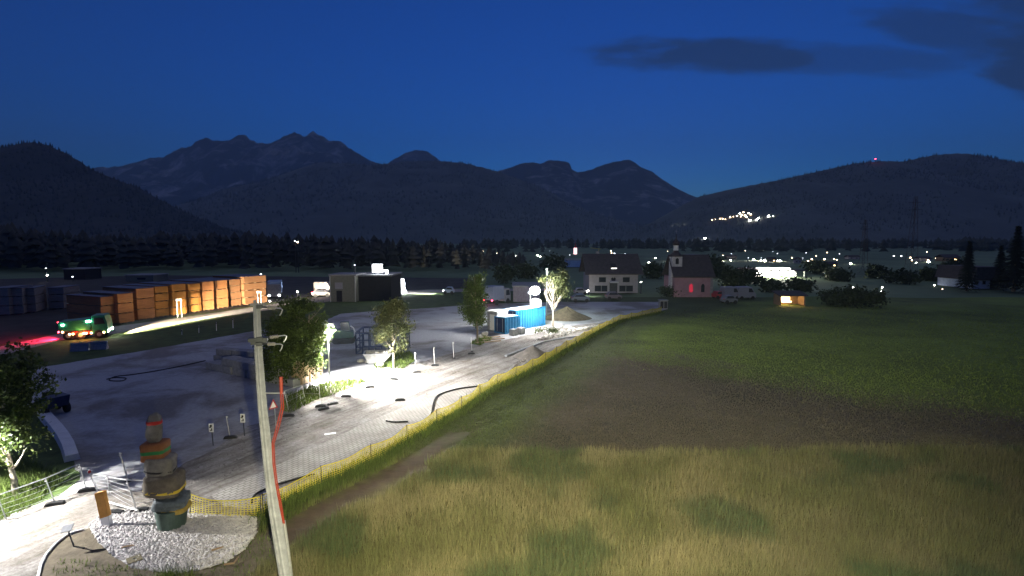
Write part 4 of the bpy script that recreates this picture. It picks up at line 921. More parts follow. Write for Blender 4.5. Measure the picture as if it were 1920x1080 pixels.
bars(p[0], p[1], 7, 'front_grid'); bars(p[3], p[2], 7, 'rear_grid'); bars(p[1], p[2], 2, 'end_grid'); bars(p[0], p[3], 2, 'end_grid')
KB = G(708, 680); sk = thing('skip', 'grey tipping skip heaped with rubble in front of the stake frame', 'skip', KB, .18)
pr = [(-1.15, .95), (-.75, .12), (.55, .12), (1.35, .95)]; pin = [(-1.07, .95), (-.70, .18), (.52, .18), (1.25, .95)]
mb = MB(); n = 4
for yv in (-.8, .8): mb.face([(x, yv, z) for x, z in pr])
for (x0, z0), (x1, z1) in zip(pr[:-1], pr[1:]): mb.face([(x0, -.8, z0), (x1, -.8, z1), (x1, .8, z1), (x0, .8, z0)])
mb.build('hopper', M['concrete_dk'], sk); mb = MB()
for s_ in (-1, 1): mb.tube([(-1.15, .8*s_, .95), (1.35, .8*s_, .95)], .05, 6)
mb.tube([(-1.15, -.8, .95), (-1.15, .8, .95)], .05, 6).tube([(1.35, -.8, .95), (1.35, .8, .95)], .05, 6).build('rim', M['steel'], sk)
MB().box((0, -.5, .06), (2.0, .14, .12)).box((0, .5, .06), (2.0, .14, .12)).build('skids', M['dark_steel'], sk)
mb = MB(); rg = random.Random(4)
for k in range(46): mb.blob((rg.uniform(-.9, 1.1), rg.uniform(-.65, .65), .72+rg.random()*.35), (rg.uniform(.1, .24), rg.uniform(.1, .22), rg.uniform(.08, .16)), 1, .25)
tag(mb.build('rubble', M['stone_pale'], sk), kind='stuff')
for lab, x, y, r in (('white rock at the right corner of the skip', 713, 687, .28), ('tan rock left of the skip', 676, 679, .26), ('second tan rock further left of the skip', 687, 680, .2)):
    t = thing('rock', lab, 'rock', G(x, y), x, 'rocks by the skip'); MB().blob((0, 0, r*.5), (r*1.2, r, r*.8), 2, .22).build('rock', M['stone_pale'], t)
XB = G(645, 642); ex = thing('excavator', 'small dark green excavator with folded grey arm on the lot', 'excavator', XB, .25)
for s_ in (-1, 1): MB().prism([(-1.1, .1), (-1.2, .3), (-1.1, .5), (1.1, .5), (1.2, .3), (1.1, .1), (.9, .0), (-.9, .0)], 'y', s_*.75-.2, s_*.75+.2).build('track', M['rubber'], ex, bevel=.03)
MB().prism([(-1.1, .6), (-1.2, .9), (-1.1, 1.35), (-.2, 1.45), (1.0, 1.2), (1.05, .6)], 'y', -.75, .75).build('body', mat('dark_green_machine', (.02,.06,.05), .5), ex, bevel=.05)
cbn = MB().prism([(-.25, 1.4), (-.3, 2.3), (.55, 2.3), (.75, 1.3)], 'y', -.72, .05).build('cab', mat('machine_cab', (.05,.07,.08), .4), ex, bevel=.04)
MB().prism([(-.18, 1.5), (-.2, 2.2), (.48, 2.2), (.64, 1.45)], 'y', -.735, -.725).build('side_window', M['glass'], cbn)
MB().tube([(-.9, .3, 1.2), (-1.7, .2, 2.2), (-2.4, .15, 1.6)], [.14, .12, .09], 6).build('boom', M['steel'], ex); MB().tube([(-2.4, .15, 1.6), (-2.1, .15, .4)], [.09, .07], 6).build('arm', M['steel'], ex)
MB().prism([(-2.3, .5), (-2.45, .1), (-2.1, 0), (-1.85, .35)], 'y', -.1, .4).build('bucket', M['dark_steel'], ex)
WB = G(657, 628); wl = thing('white_hoop', 'small white hoop shape right of the dark excavator', 'hoop', WB+Vector((0, 0, 0))); z0 = at(657, 622, WB.y).z
MB().tube([(-.55, 0, 0), (-.5, 0, .5), (-.25, 0, .95), (.1, 0, 1.05), (.4, 0, .8), (.55, 0, .3), (.55, 0, 0)], .07, 8).build('hoop', M['white'], wl, smooth=True); MB().tube([(-.5, 0, .02), (.55, 0, .02)], .06, 6).build('crossbar', M['red'], wl)
TR = G(97, 774); tr = thing('dumper', 'small dark blue site dumper with pale roll bar at the left of the lot', 'dumper', TR, -.5)
MB().prism([(-.9, .35), (-.95, .9), (-.3, 1.0), (.3, .75), (.5, .35)], 'y', -.5, .5).build('body', M['navy'], tr, bevel=.04); MB().prism([(.2, .6), (.35, 1.25), (1.3, 1.25), (1.0, .55)], 'y', -.55, .55).build('skip_bucket', M['navy'], tr, bevel=.03)
rb = MB().tube([(-.6, -.45, .9), (-.6, -.45, 2.0), (-.6, .45, 2.0), (-.6, .45, .9)], .045, 8).build('roll_bar', M['white'], tr); MB().box((-.45, 0, 2.06), (.9, 1.0, .05)).build('canopy', M['white'], tr, bevel=.015)
MB().box((-.35, 0, 1.1), (.4, .5, .35)).build('seat', M['rubber'], tr, bevel=.05)
for sx in (-.6, .65):
    for sy in (-.55, .55): MB().tube([(sx, sy-.12, .33), (sx, sy+.12, .33)], .33, 16).build('wheel', M['rubber'], tr, bevel=.03)
# ------------------------------------------------------------------ lorry on the road
T0, T1 = G(118, 636), G(208, 630.5); td = (T1-T0); TL = td.length; TA = math.atan2(td.y, td.x); lo = thing('lorry', 'green tipper lorry with lit orange side markers driving past the timber stacks', 'lorry', (T0+T1)/2, TA)
hl = TL/2; Wd = 2.3
MB().prism([(-hl, 1.05), (-hl-.05, 2.05), (hl-1.55, 2.25), (hl-1.55, 1.05)], 'y', -Wd/2, Wd/2).build('tipper_body', M['green'], lo, bevel=.03)
cb_ = MB().prism([(hl-1.45, .55), (hl-1.45, 2.6), (hl-.25, 2.6), (hl-.02, 1.7), (hl, .55)], 'y', -Wd/2+.05, Wd/2-.05).build('cab', M['green'], lo, bevel=.05)
MB().prism([(hl-1.2, 1.6), (hl-1.2, 2.3), (hl-.4, 2.3), (hl-.2, 1.65)], 'y', -Wd/2+.03, -Wd/2+.045).build('side_window', M['glass'], cb_)
MB().box((-.2, 0, .85), (TL-.5, 1.1, .25)).build('chassis', M['dark_steel'], lo)
MB().box((0, -Wd/2+.1, .75), (TL-1.4, .06, .35)).build('side_guard', M['red'], lo)
for x in (-hl+.8, -hl+1.9, hl-.8):
    for sy in (-1, 1):
        w_ = MB().tube([(x, sy*(Wd/2-.32), .48), (x, sy*(Wd/2-.02), .48)], .48, 18).build('wheel', M['rubber'], lo, bevel=.04); MB().tube([(x, sy*(Wd/2-.03), .48), (x, sy*(Wd/2), .48)], .22, 12).build('rim', M['steel'], w_)
for k, x in enumerate((-hl+.35, -hl+.95, -hl+1.25, -hl+2.2, hl-1.95, hl-1.5, hl-.35)):
    MB().lathe([(.08, 0), (.10, .02), (.06, .05)], 12).build('marker_lamp', M['e_amber'], lo, loc=(x, -Wd/2-.02, .68 if k else .95)).rotation_euler = (R(90), 0, 0)
for sy in (-1, 1):
    MB().box((-hl-.06, sy*.95, .95), (.06, .28, .16)).build('tail_lamp', M['e_red'], lo); MB().box((hl+.02, sy*.85, .8), (.05, .32, .2)).build('headlight', M['e_white'], lo)
    lamp('SPOT', (hl+.15, sy*.85, .8), 34000, (1,.84,.6), lo, .1, target=Matrix.Rotation(-TA, 3, 'Z') @ (G(340, 602)-lo.location), cone=34, blend=1.0)
    lamp('SPOT', (hl+.15, sy*.6, .95), 85000, (1,.90,.72), lo, .1, target=Matrix.Rotation(-TA, 3, 'Z') @ (G(425, 588.5)-lo.location), cone=13, blend=1.0)
lamp('SPOT', (-hl-.15, 0, .95), 900, (1,.02,.08), lo, .15, target=(-hl-5, 0, 0), cone=130, blend=.6)
lamp('POINT', (-.2, -Wd/2-.35, .8), 45, (1,.30,.08), lo, .2)
MB().box((-hl-.05, -.9, 2.0), (.06, .3, .12)).build('upper_tail_lamp', M['e_red'], lo); MB().box((-hl+.4, -Wd/2-.04, 1.72), (.22, .05, .14)).build('side_glow', M['e_green'], lo); MB().box((hl-1.7, -Wd/2-.04, 2.0), (.4, .05, .16)).build('side_glow', M['e_green'], lo)  # glow by the cab paints a reflection; the rear one is a lamp
# ------------------------------------------------------------------ sawn timber stacks
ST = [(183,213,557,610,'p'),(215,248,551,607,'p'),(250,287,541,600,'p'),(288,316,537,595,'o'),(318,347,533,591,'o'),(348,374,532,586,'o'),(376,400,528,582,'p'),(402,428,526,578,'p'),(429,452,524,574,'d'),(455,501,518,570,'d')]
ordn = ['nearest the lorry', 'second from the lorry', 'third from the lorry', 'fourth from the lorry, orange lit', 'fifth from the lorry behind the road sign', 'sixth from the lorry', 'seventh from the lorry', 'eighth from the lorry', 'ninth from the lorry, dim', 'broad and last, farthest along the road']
RD = (G(484, 571)-G(198, 609)).normalized(); RN = Vector((-RD.y, RD.x, 0)); RA = math.atan2(RD.y, RD.x); tim = {'p': M['timber'], 'o': mat('orange_lit_timber', (.5,.22,.05), .8, var=.25, scale=1.2, stretch=(.5,.5,9), bump=.5, bscale=3), 'd': mat('dim_timber', (.30,.15,.07), .8, var=.25, scale=1.2, stretch=(.5,.5,9), bump=.5, bscale=3)}  # headlight tint and its fading put into the orange and brown timber colours
def lumber(label, a, b, h, depth, m, tiers, group, name='timber_stack'):
    e = b-a; l = e.length; t = thing(name, label, 'timber stack', a, math.atan2(e.y, e.x), group); hh = h/tiers
    sh = random.uniform(-.15, .3)
    for k in range(tiers):
        z = hh*k+.12
        bd = MB().box((l/2+random.uniform(-.05, .05), depth/2+sh+random.uniform(-.06, .06), z+(hh-.12)/2), (l*.92, depth, hh-.12)).build('timber_bundle', m, t, bevel=.02)
        bt = MB()
        for x in (.15, .5, .85): bt.box((l*x, depth/2, z-.06), (.12, depth*.98, .115))
        bt.build('bearers', M['wood'], bd)
    MB().box((l/2, depth/2, h+.03), (l*1.02, depth*1.01, .05)).build('cover_sheet', M['navy'], t); return t
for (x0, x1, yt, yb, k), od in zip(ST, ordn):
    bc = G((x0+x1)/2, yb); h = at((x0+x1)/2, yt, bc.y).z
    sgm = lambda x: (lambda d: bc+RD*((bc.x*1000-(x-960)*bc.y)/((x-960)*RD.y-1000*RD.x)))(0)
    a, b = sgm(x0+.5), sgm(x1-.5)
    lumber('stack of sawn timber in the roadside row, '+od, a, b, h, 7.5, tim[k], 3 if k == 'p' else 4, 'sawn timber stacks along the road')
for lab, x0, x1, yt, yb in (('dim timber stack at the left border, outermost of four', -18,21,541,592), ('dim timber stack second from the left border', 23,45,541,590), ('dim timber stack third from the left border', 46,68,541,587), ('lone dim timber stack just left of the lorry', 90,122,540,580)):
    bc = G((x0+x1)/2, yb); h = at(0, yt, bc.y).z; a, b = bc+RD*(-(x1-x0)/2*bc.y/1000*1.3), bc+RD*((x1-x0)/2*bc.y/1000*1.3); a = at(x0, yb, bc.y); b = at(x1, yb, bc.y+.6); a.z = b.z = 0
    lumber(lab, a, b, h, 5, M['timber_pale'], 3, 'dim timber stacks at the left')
for lab, xs, yt, yb in (('two legged sign frame before the orange lit timber stacks', (333,341), 560, 594), ('two legged sign before the last broad timber stack', (484,490), 546, 574)):
    b = G(sum(xs)/2, yb); t = thing('sign_frame', lab, 'sign', b); s = b.y/F_PX; hw = (xs[1]-xs[0])/2*s; h = at(0, yt, b.y).z
    for s_ in (-1, 1): MB().tube([(s_*hw, 0, 0), (s_*hw, 0, h)], .05, 8).build('post', M['steel'], t)
    MB().box((0, -.06, h-.15), (hw*2+.25, .04, .32)).build('panel', M['white'], t, bevel=.01)
for i, (lab, x, yt, yb) in enumerate((('left of four thin stakes on the dark grass bank', 341,618,628), ('second thin stake on the grass bank', 373,611,624), ('third thin stake on the grass bank, brightest', 406,604,620), ('right of four thin stakes on the grass bank', 437,597,615))):
    b = G(x, yb); t = thing('stake', lab, 'stake', b, 0, 'stakes on the grass bank'); hh = at(x, yt, b.y).z; MB().tube([(0, 0, 0), (.02, 0, hh)], .04, 6).build('rod', M['white'], t); MB().box((.02, -.05, hh-.12), (.09, .02, .2)).build('reflector', M['dark_steel'], t)
for lab, x0, x1, yt, yb in (('left of two pale concrete barriers on the bank below the lorry', 136,166,643,658), ('right of two pale concrete barriers on the bank below the lorry', 169,200,640,655)):
    b = G((x0+x1)/2, yb); t = thing('concrete_barrier', lab, 'concrete barrier', b, .25, 'concrete barriers below the lorry'); s = b.y/F_PX; l = (x1-x0)*s; h = at(0, yt, b.y).z
    MB().prism([(-.28, 0), (-.25, .12), (-.13, h*.6), (-.11, h), (.11, h), (.13, h*.6), (.25, .12), (.28, 0)], 'x', -l/2, l/2).build('block', M['concrete'], t, bevel=.02)
    MB().tube([(-.15, 0, h), (-.15, 0, h+.05), (.15, 0, h+.05), (.15, 0, h)], .015, 6).build('lifting_eye', M['dark_steel'], t)
# ------------------------------------------------------------------ buildings in the middle distance
def windows(t, wall_y, specs, m_pane, frame=None):
    """windows on the wall facing -Y: (cx, cz, w, h)"""
    for cx, cz, w_, h_ in specs:
        f = MB().box((cx, wall_y-.02, cz), (w_+.16, .06, h_+.16)).build('window', frame or M['white'], t)
        MB().box((cx, wall_y-.06, cz), (w_, .03, h_)).box((cx, wall_y-.08, cz), (.06, .02, h_)).build('pane', m_pane, f)
def gable_roof(t, hx, hy, z0, rise, m, over=.6, axis='x', nm='roof', th=.22):
    mb = MB()
    if axis == 'x':   # ridge along x
        mb.prism([(-hy-over, z0-.02), (0, z0+rise), (hy+over, z0-.02), (hy+over, z0+th), (0, z0+rise+th*1.4), (-hy-over, z0+th)], 'x', -hx-over, hx+over)
    else:
        mb.prism([(-hx-over, z0-.02), (0, z0+rise), (hx+over, z0-.02), (hx+over, z0+th), (0, z0+rise+th*1.4), (-hx-over, z0+th)], 'y', -hy-over, hy+over)
    return mb.build(nm, m, t)
# guest house
HB = G(1150, 549); s = HB.y/F_PX; hs = thing('guest_house', 'white two storey house with big dark roof and one lit dormer', 'house', HB+Vector((0, 4.5, 0)), .0)
hw = 46*s; MB().box((0, 0, 1.9), (2*hw, 9, 3.9)).build('wall', M['plaster'], hs); zt = 3.85
rf = gable_roof(hs, hw, 4.5, zt, 3.9, M['roof'], .9)
w_ = lambda x, y: (at(x, y, HB.y)-HB)
windows(hs, -4.5, [(w_(1128,530).x, 2.75, 1.1, 1.0), (w_(1134,530).x-.1, 2.75, .6, 1.0), (w_(1174,530).x, 2.75, 1.4, 1.0), (w_(1121,547).x, .9, 1.3, 1.2), (w_(1133,547).x, .9, 1.2, 1.2), (w_(1167,547).x, .9, 1.3, 1.2), (w_(1180,547).x, .9, 1.4, 1.2)], M['glass'], M['concrete_dk'])
MB().box((w_(1150,547).x, -4.53, 1.05), (1.6, .1, 2.1)).build('door', M['dark_steel'], hs); MB().prism([(-5.6, 2.25), (-4.5, 2.5), (-4.5, 2.4), (-5.6, 2.15)], 'x', w_(1142,547).x, w_(1158,547).x).build('porch_roof', M['white'], hs)
MB().prism([(-.5, .3), (-.2, .55), (0, .3), (.2, .55), (.5, .3), (.35, -.25), (0, -.5), (-.35, -.25)], 'y', -4.56, -4.5).build('wall_emblem', M['dark_wall'], hs, loc=(w_(1150,531).x, 0, 2.7))
dm = MB().prism([(-4.05, 4.2), (-4.05, 5.35), (-.9, 7.0), (-.9, 4.2)], 'x', w_(1146,500).x, w_(1157,500).x).build('dormer', M['dark_wall'], hs)
for x in (1149.3, 1154.6): MB().box((w_(x,509).x, -4.08, 4.85), (.52, .05, .62)).build('lit_window', M['e_win'], dm)
for x in (1141, 1161.5): MB().box((w_(x,508).x, -3.6, 4.85), (.42, .05, .25)).build('roof_window', M['e_villagedim'], hs, loc=(0, .1, 0))
MB().box((-2.6, .9, 7.9), (.7, .7, 1.4)).build('chimney', M['concrete_dk'], rf)
# church
CB = G(1298, 557); s = CB.y/F_PX; ch = thing('church', 'small pink church with dark steep roof, bell tower and red lit window', 'church', CB+Vector((.2, 3.6, 0)), 0); hw = 36*s; cy = 3.6
MB().box((0, 0, 1.9), (2*hw, 7.2, 3.9)).build('nave_wall', M['pink'], ch); gable_roof(ch, hw, 3.6, 3.8, 4.0, M['roof'], .35, nm='nave_roof')
wc = lambda x: at(x, 540, CB.y).x-CB.x-.2
f = MB().prism([(-.45, -.9), (.45, -.9), (.45, .5), (.3, .85), (0, 1.0), (-.3, .85), (-.45, .5)], 'y', -.06, .02).build('window', M['pink'], ch, loc=(wc(1295.5), -3.62, 1.75)); MB().prism([(-.33, -.78), (.33, -.78), (.33, .45), (.2, .72), (0, .85), (-.2, .72), (-.33, .45)], 'y', -.10, -.07).build('lit_pane', M['e_redwin'], f)
f = MB().prism([(-.45, -.9), (.45, -.9), (.45, .5), (.3, .85), (0, 1.0), (-.3, .85), (-.45, .5)], 'y', -.06, .02).build('window', M['pink'], ch, loc=(wc(1317.5), -3.62, 1.75)); MB().prism([(-.33, -.78), (.33, -.78), (.33, .45), (.2, .72), (0, .85), (-.2, .72), (-.33, .45)], 'y', -.10, -.07).build('pane', M['glass'], f)
MB().box((hw-.25, -3.66, 1.9), (.5, .1, 3.7)).build('corner_pilaster', M['concrete_dk'], ch)
tx = wc(1272.5); TY = CB.y+2.4; zz = lambda y: at(1272, y, TY).z
tw = MB().box((tx, -1.2, zz(481)/2), (1.9*1.06, 2.0, zz(481))).build('tower', mat('tower_plaster', (.5,.49,.5), .9), ch)
MB().prism([(-.3, -.6), (.3, -.6), (.3, .35), (0, .62), (-.3, .35)], 'y', -2.29, -2.18).build('bell_opening', M['dark_wall'], tw, loc=(tx, 0, zz(489)))
z0 = zz(481); MB().lathe([(1.25, 0), (1.3, .12), (1.0, .5), (.62, .85), (.5, 1.15), (.48, 1.2)], 16, c=(tx, -1.2, z0)).build('lower_dome', M['roof'], tw, smooth=True)
MB().lathe([(.5, 0), (.5, 1.0)], 8, c=(tx, -1.2, z0+1.2)).build('lantern', M['white'], tw); MB().lathe([(.55, 0), (.72, .3), (.66, .65), (.35, 1.0), (.12, 1.3), (.05, 2.2)], 14, c=(tx, -1.2, z0+2.2)).build('onion_dome', M['roof'], tw, smooth=True)
MB().box((tx, -1.2, z0+4.8), (.05, .05, .9)).box((tx, -1.2, z0+4.95), (.4, .05, .05)).build('cross', M['steel'], tw)
# grey cladding building with notice board, dark hall beside it
def hall(label, x0, x1, yt, yb, m, dy, name='building', flat=True):
    b = G((x0+x1)/2, yb); s = b.y/F_PX; hw = (x1-x0)/2*s; h = at(0, yt, b.y).z; t = thing(name, label, 'building', b+Vector((0, dy/2, 0)))
    MB().box((0, 0, h/2), (2*hw, dy, h)).build('wall', m, t)
    if flat: MB().box((0, 0, h+.12), (2*hw+.4, dy+.4, .25)).build('roof', M['concrete_dk'], t)
    return t, hw, h, b
t, hw, h, b = hall('grey flat roofed shed with a pale notice board', 619, 668, 517, 566, M['grey_wall'], 6)
MB().box((-.55*hw+.6, -3.06, h*.62), (1.35, .1, 1.15)).build('notice_board', M['plaster'], t); MB().box((-.45*hw+.4, -3.03, h*.22), (1.0, .08, h*.42)).build('door', M['dark_wall'], t)
for x in (-hw+.1, hw-.1): MB().box((x, -3.08, h/2), (.12, .12, h)).build('corner_post', M['steel'], t)
t, hw, h, b = hall('dark hall right of the grey shed with a glaring white sign on top', 670, 734, 518, 564, M['dark_wall'], 9)
sg = thing('lit_sign', 'glaring white illuminated sign above the dark hall', 'sign', at(708, 515, b.y+.2)); MB().box((0, 0, 1.15), (1.75, .4, 1.45)).build('sign_box', M['e_sign'], sg, bevel=.04); MB().box((1.35, 0, .7), (1.0, .3, .28)).box((1.7, 0, .45), (.32, .3, .5)).build('arm_lamp', M['e_sign'], sg); MB().tube([(0, 0, -.3), (0, 0, .5)], .12, 8).build('post', M['steel'], sg)
TP = G(753, 550); tt_ = thing('lit_totem', 'glaring white illuminated column with a low white plinth', 'totem', TP); s = TP.y/F_PX
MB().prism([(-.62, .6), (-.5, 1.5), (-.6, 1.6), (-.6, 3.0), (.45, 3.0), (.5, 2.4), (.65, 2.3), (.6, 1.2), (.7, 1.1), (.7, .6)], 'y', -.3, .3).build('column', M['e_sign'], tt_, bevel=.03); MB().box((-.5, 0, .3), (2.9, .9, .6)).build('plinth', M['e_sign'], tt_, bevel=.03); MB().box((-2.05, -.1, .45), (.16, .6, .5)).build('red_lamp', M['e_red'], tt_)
# vehicles
def vehicle(name, label, cat, x, yb, wpx, kind, col, rz=0.0, lights=None, group=None):
    b = G(x, yb); s = b.y/F_PX; t = thing(name, label, cat, b, rz, group); l = max(1.8, wpx*s); body = mat(name+'_paint', col, .4, var=.06)
    hh = .48 if kind != 'van' else .5; wd = 1.8
    if kind == 'car':
        bd = MB().prism([(-l/2, .35), (-l/2, .85), (-l*.42, .95), (-l*.28, 1.42), (l*.16, 1.45), (l*.3, .98), (l*.48, .85), (l/2, .6), (l/2, .35)], 'y', -wd/2, wd/2).build('body', body, t, bevel=.06)
        MB().prism([(-l*.36, .98), (-l*.26, 1.36), (l*.14, 1.38), (l*.25, .98)], 'y', -wd/2-.012, wd/2+.012).build('side_window', M['glass'], t)
    elif kind == 'van':
        bd = MB().prism([(-l/2, .4), (-l/2, 2.2), (-l*.45, 2.35), (l*.25, 2.35), (l*.4, 1.45), (l/2, 1.15), (l/2, .4)], 'y', -1, 1).build('body', body, t, bevel=.06); wd = 2.0
        MB().prism([(l*.08, 1.4), (l*.08, 2.1), (l*.24, 2.1), (l*.36, 1.4)], 'y', -1.012, 1.012).build('side_window', M['glass'], t)
    else:
        wd = 2.4; bd = MB().prism([(-l/2, .9), (-l/2, 3.2), (l/2-1.9, 3.2), (l/2-1.9, .9)], 'y', -1.2, 1.2).build('cargo_box', body, t, bevel=.05)
        MB().prism([(l/2-1.8, .5), (l/2-1.8, 2.7), (l/2-.3, 2.7), (l/2-.05, 1.6), (l/2, .5)], 'y', -1.15, 1.15).build('cab', mat('lorry_cab_paint', (.2,.2,.22), .4), t, bevel=.05); MB().prism([(l/2-1.3, 1.5), (l/2-1.3, 2.4), (l/2-.45, 2.4), (l/2-.25, 1.5)], 'y', -1.165, 1.165).build('side_window', M['glass'], t)
    r = .34 if kind != 'lorry' else .48
    for fx in (-.30, .32):
        for sy in (-1, 1): MB().tube([(fx*l, sy*(wd/2-.2), r), (fx*l, sy*(wd/2+.01), r)], r, 14).build('wheel', M['rubber'], t)
    for sy in (-1, 1):
        MB().box((l/2+.01, sy*wd*.36, .72), (.05, .3, .16)).build('headlight', M['e_white'] if lights == 'front' else M['glass'], t); MB().box((-l/2-.01, sy*wd*.38, .85), (.05, .22, .2)).build('tail_lamp', M['e_red'] if lights == 'rear' else M['red'], t)
    return t
v = vehicle('parked_car', 'pale blue car with headlights on driving on the far road', 'car', 842, 551, 20, 'car', (.35,.42,.55), math.pi, 'front')
for sy in (-.6, .6): lamp('SPOT', (1.15, sy, .72), 9000, (.95,.98,1), v, .1, target=(9, sy, .15), cone=50, blend=.9)
vehicle('lorry', 'blue grey box lorry parked at the end of the timber stacks', 'lorry', 516, 558, 62, 'lorry', (.16,.24,.40), -1.2, 'front')
vehicle('parked_car', 'pale car parked left of the grey shed', 'car', 604, 556, 34, 'car', (.13,.11,.11), .15, 'rear', 'cars by the grey shed'); vehicle('parked_van', 'pale van parked behind the car left of the grey shed', 'van', 607, 549, 32, 'van', (.11,.09,.09), .1, None)
vehicle('lorry', 'grey blue box lorry with red tail lamp left of the floodlit containers', 'lorry', 932, 570, 52, 'lorry', (.2,.23,.31), .9, 'rear')
vehicle('camper_van', 'white van parked right of the church beside the red one', 'van', 1368, 561, 30, 'van', (.2,.21,.26), .1, None, 'vans right of the church'); vehicle('camper_van', 'big white van rightmost of those by the church', 'van', 1396, 561, 34, 'van', (.22,.23,.28), .05, None, 'vans right of the church'); vehicle('parked_car', 'small red car squeezed between church and white vans', 'car', 1348, 560, 22, 'car', (.35,.04,.05), .1, None)
vehicle('parked_car', 'dim car parked at the left front of the guest house', 'car', 1088, 553, 24, 'car', (.25,.25,.28), 0, 'front'); vehicle('parked_car', 'dark car parked on the forecourt before the guest house', 'car', 1150, 562, 30, 'car', (.12,.10,.12), 0, None); vehicle('parked_car', 'dark blue car parked left on the forecourt', 'car', 1088, 566, 34, 'car', (.10,.12,.16), 0, None)
vehicle('parked_car', 'pale car parked low before the white vans right of the church', 'car', 1366, 569, 26, 'car', (.17,.18,.21), .1, None)
t = thing('transformer_box', 'small pale box with dark doors beside the barrier end', 'utility box', G(1243, 579)); MB().box((0, 0, .7), (1.3, .9, 1.4)).build('housing', M['concrete_dk'], t, bevel=.03)
for x in (-.3, .3): MB().box((x, -.47, .7), (.5, .04, 1.1)).build('door', M['dark_wall'], t)
MB().box((0, 0, 1.43), (1.45, 1.05, .08)).build('lid', M['concrete'], t)
t, hw, h, b = hall('low pale warehouse wall behind the floodlit containers', 962, 1012, 538, 566, mat('mauve_cladding', (.2,.18,.22), .8), 8, 'warehouse'); MB().box((hw*.5, -4.05, h*.62), (1.8, .08, .2)).build('wall_lamp', M['e_villagedim'], t)
# blue hall in the valley and the brightly lit hall on the meadow
t, hw, h, b = hall('pale blue industrial hall down in the valley', 1064, 1098, 488, 501, mat('blue_hall_cladding', (.18,.32,.62), .7), 12, 'industrial_hall'); MB().box((-hw-3, -2, h*.42), (6, 6, h*.5)).build('annex', M['plaster'], t)
b = G(1470, 520); s = b.y/F_PX; t = thing('open_hall', 'dazzlingly lit open hall with dark flat roof on the meadow', 'hall', b+Vector((0, 4, 0))); hw = 40*s; h = at(0, 508.5, b.y).z
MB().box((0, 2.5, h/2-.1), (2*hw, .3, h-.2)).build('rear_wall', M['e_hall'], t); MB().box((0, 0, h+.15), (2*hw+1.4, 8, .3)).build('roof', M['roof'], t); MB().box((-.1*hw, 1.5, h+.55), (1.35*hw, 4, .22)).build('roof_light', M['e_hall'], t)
for k in range(6): MB().box((-hw+.1+k*(2*hw-.2)/5, -3.6, h/2), (.22, .22, h)).build('pillar', M['white'], t)
lamp('POINT', (0, -2.2, h-.6), 1500, (1,.96,.8), t, .5); lamp('POINT', (-hw-1.5, -4.5, 1.5), 900, (1,.96,.8), t, .3)
b = G(1487, 573); s = b.y/F_PX; t = thing('lit_shed', 'low shed at the field edge with warm lit open front', 'shed', b+Vector((0, 1.5, 0))); hw = 24*s
MB().box((0, .9, .9), (2*hw, .2, 1.8)).box((-hw+.1, -.2, .9), (.2, 2.2, 1.8)).box((hw-.1, -.2, .9), (.2, 2.2, 1.8)).build('wall', M['wood'], t); MB().prism([(-1.6, 1.75), (1.2, 2.3), (1.2, 2.15), (-1.6, 1.6)], 'x', -hw-.3, hw+.3).build('roof', M['roof'], t)
MB().box((-.3*hw, .72, .95), (1.1*hw, .06, .55)).build('lit_counter', M['e_winwarm'], t); MB().box((.0, .70, .42), (.8*hw, .06, .2)).build('lit_shelf', M['e_winwarm'], t); lamp('POINT', (-.3*hw, -.2, 1.3), 60, (1,.6,.25), t, .15)
b = G(1839, 541); s = b.y/F_PX; t = thing('farmhouse', 'white walled farmhouse under a huge dark roof near the right edge', 'house', b+Vector((0, 5, 0))); MB().box((0, 0, 1.1), (4.0, 10, 2.3)).build('wall', mat('bluish_plaster', (.42,.5,.62), .9), t)
windows(t, -5, [(-1.1, 1.35, .7, .7), (.6, 1.35, .6, .7)], M['glass'], M['plaster']); rf = MB().prism([(-2.4, 1.9), (-1.6, 4.9), (4.4, 4.9), (7.2, 1.9)], 'y', -5.5, 5.5).build('roof', M['roof'], t); MB().box((4.4, 0, .95), (4.6, 9.6, 1.9)).build('barn_wall', M['dark_wall'], t)
t, hw, h, b = hall('pale roofed block showing just above the church roof', 1292, 1312, 478, 494, M['plaster'], 8, 'apartment_block')
windows(t, -4, [(-1.6*k*.9, h-1.6, .9, 1.0) for k in (-1, 0, 1)], M['glass'], M['concrete'])
t, hw, h, b = hall('dim low roofs beyond the left timber stacks', 120, 160, 505, 524, M['dark_wall'], 6, 'workshop'); MB().box((.5, -3.04, h*.5), (1.2, .06, .9)).build('window', M['glass'], t)
t, hw, h, b = hall('long dim shed roof behind the timber row', 236, 288, 517, 528, M['grey_wall'], 6, 'long_shed'); MB().box((.5, -3.04, h*.5), (2.2, .06, .5)).build('window', M['glass'], t)
# ------------------------------------------------------------------ masts, crane, pylons
def pylon(label, x, yt, D, w0):
    b = at(x, 450, D); b.z = 0; h = at(x, yt, D).z; t = thing('lattice_pylon', label, 'pylon', b, 0, 'lattice pylons at the right'); leg = []
    for sx in (-1, 1):
        for sy in (-1, 1): MB().tube([(sx*w0, sy*w0, 0), (sx*w0*.25, sy*w0*.25, h)], .05, 4).build('leg', mat('rusty_steel', (.10,.06,.045), .8), t)
    mb = MB(); n = 9
    for k in range(n):
        a0, a1 = w0*(1-.75*k/n), w0*(1-.75*(k+1)/n); z0, z1 = h*k/n, h*(k+1)/n
        for s_ in (-1, 1): mb.tube([(-a0, s_*a0, z0), (a1, s_*a1, z1)], .025, 4).tube([(a0, s_*a0, z0), (-a1, s_*a1, z1)], .025, 4)
    mb.build('bracing', mat('rusty_bracing', (.10,.06,.045), .8), t)
    for f in (.82, .92): MB().tube([(-w0*1.7, 0, h*f), (w0*1.7, 0, h*f)], .08, 4).build('cross_arm', M['dark_steel'], t)
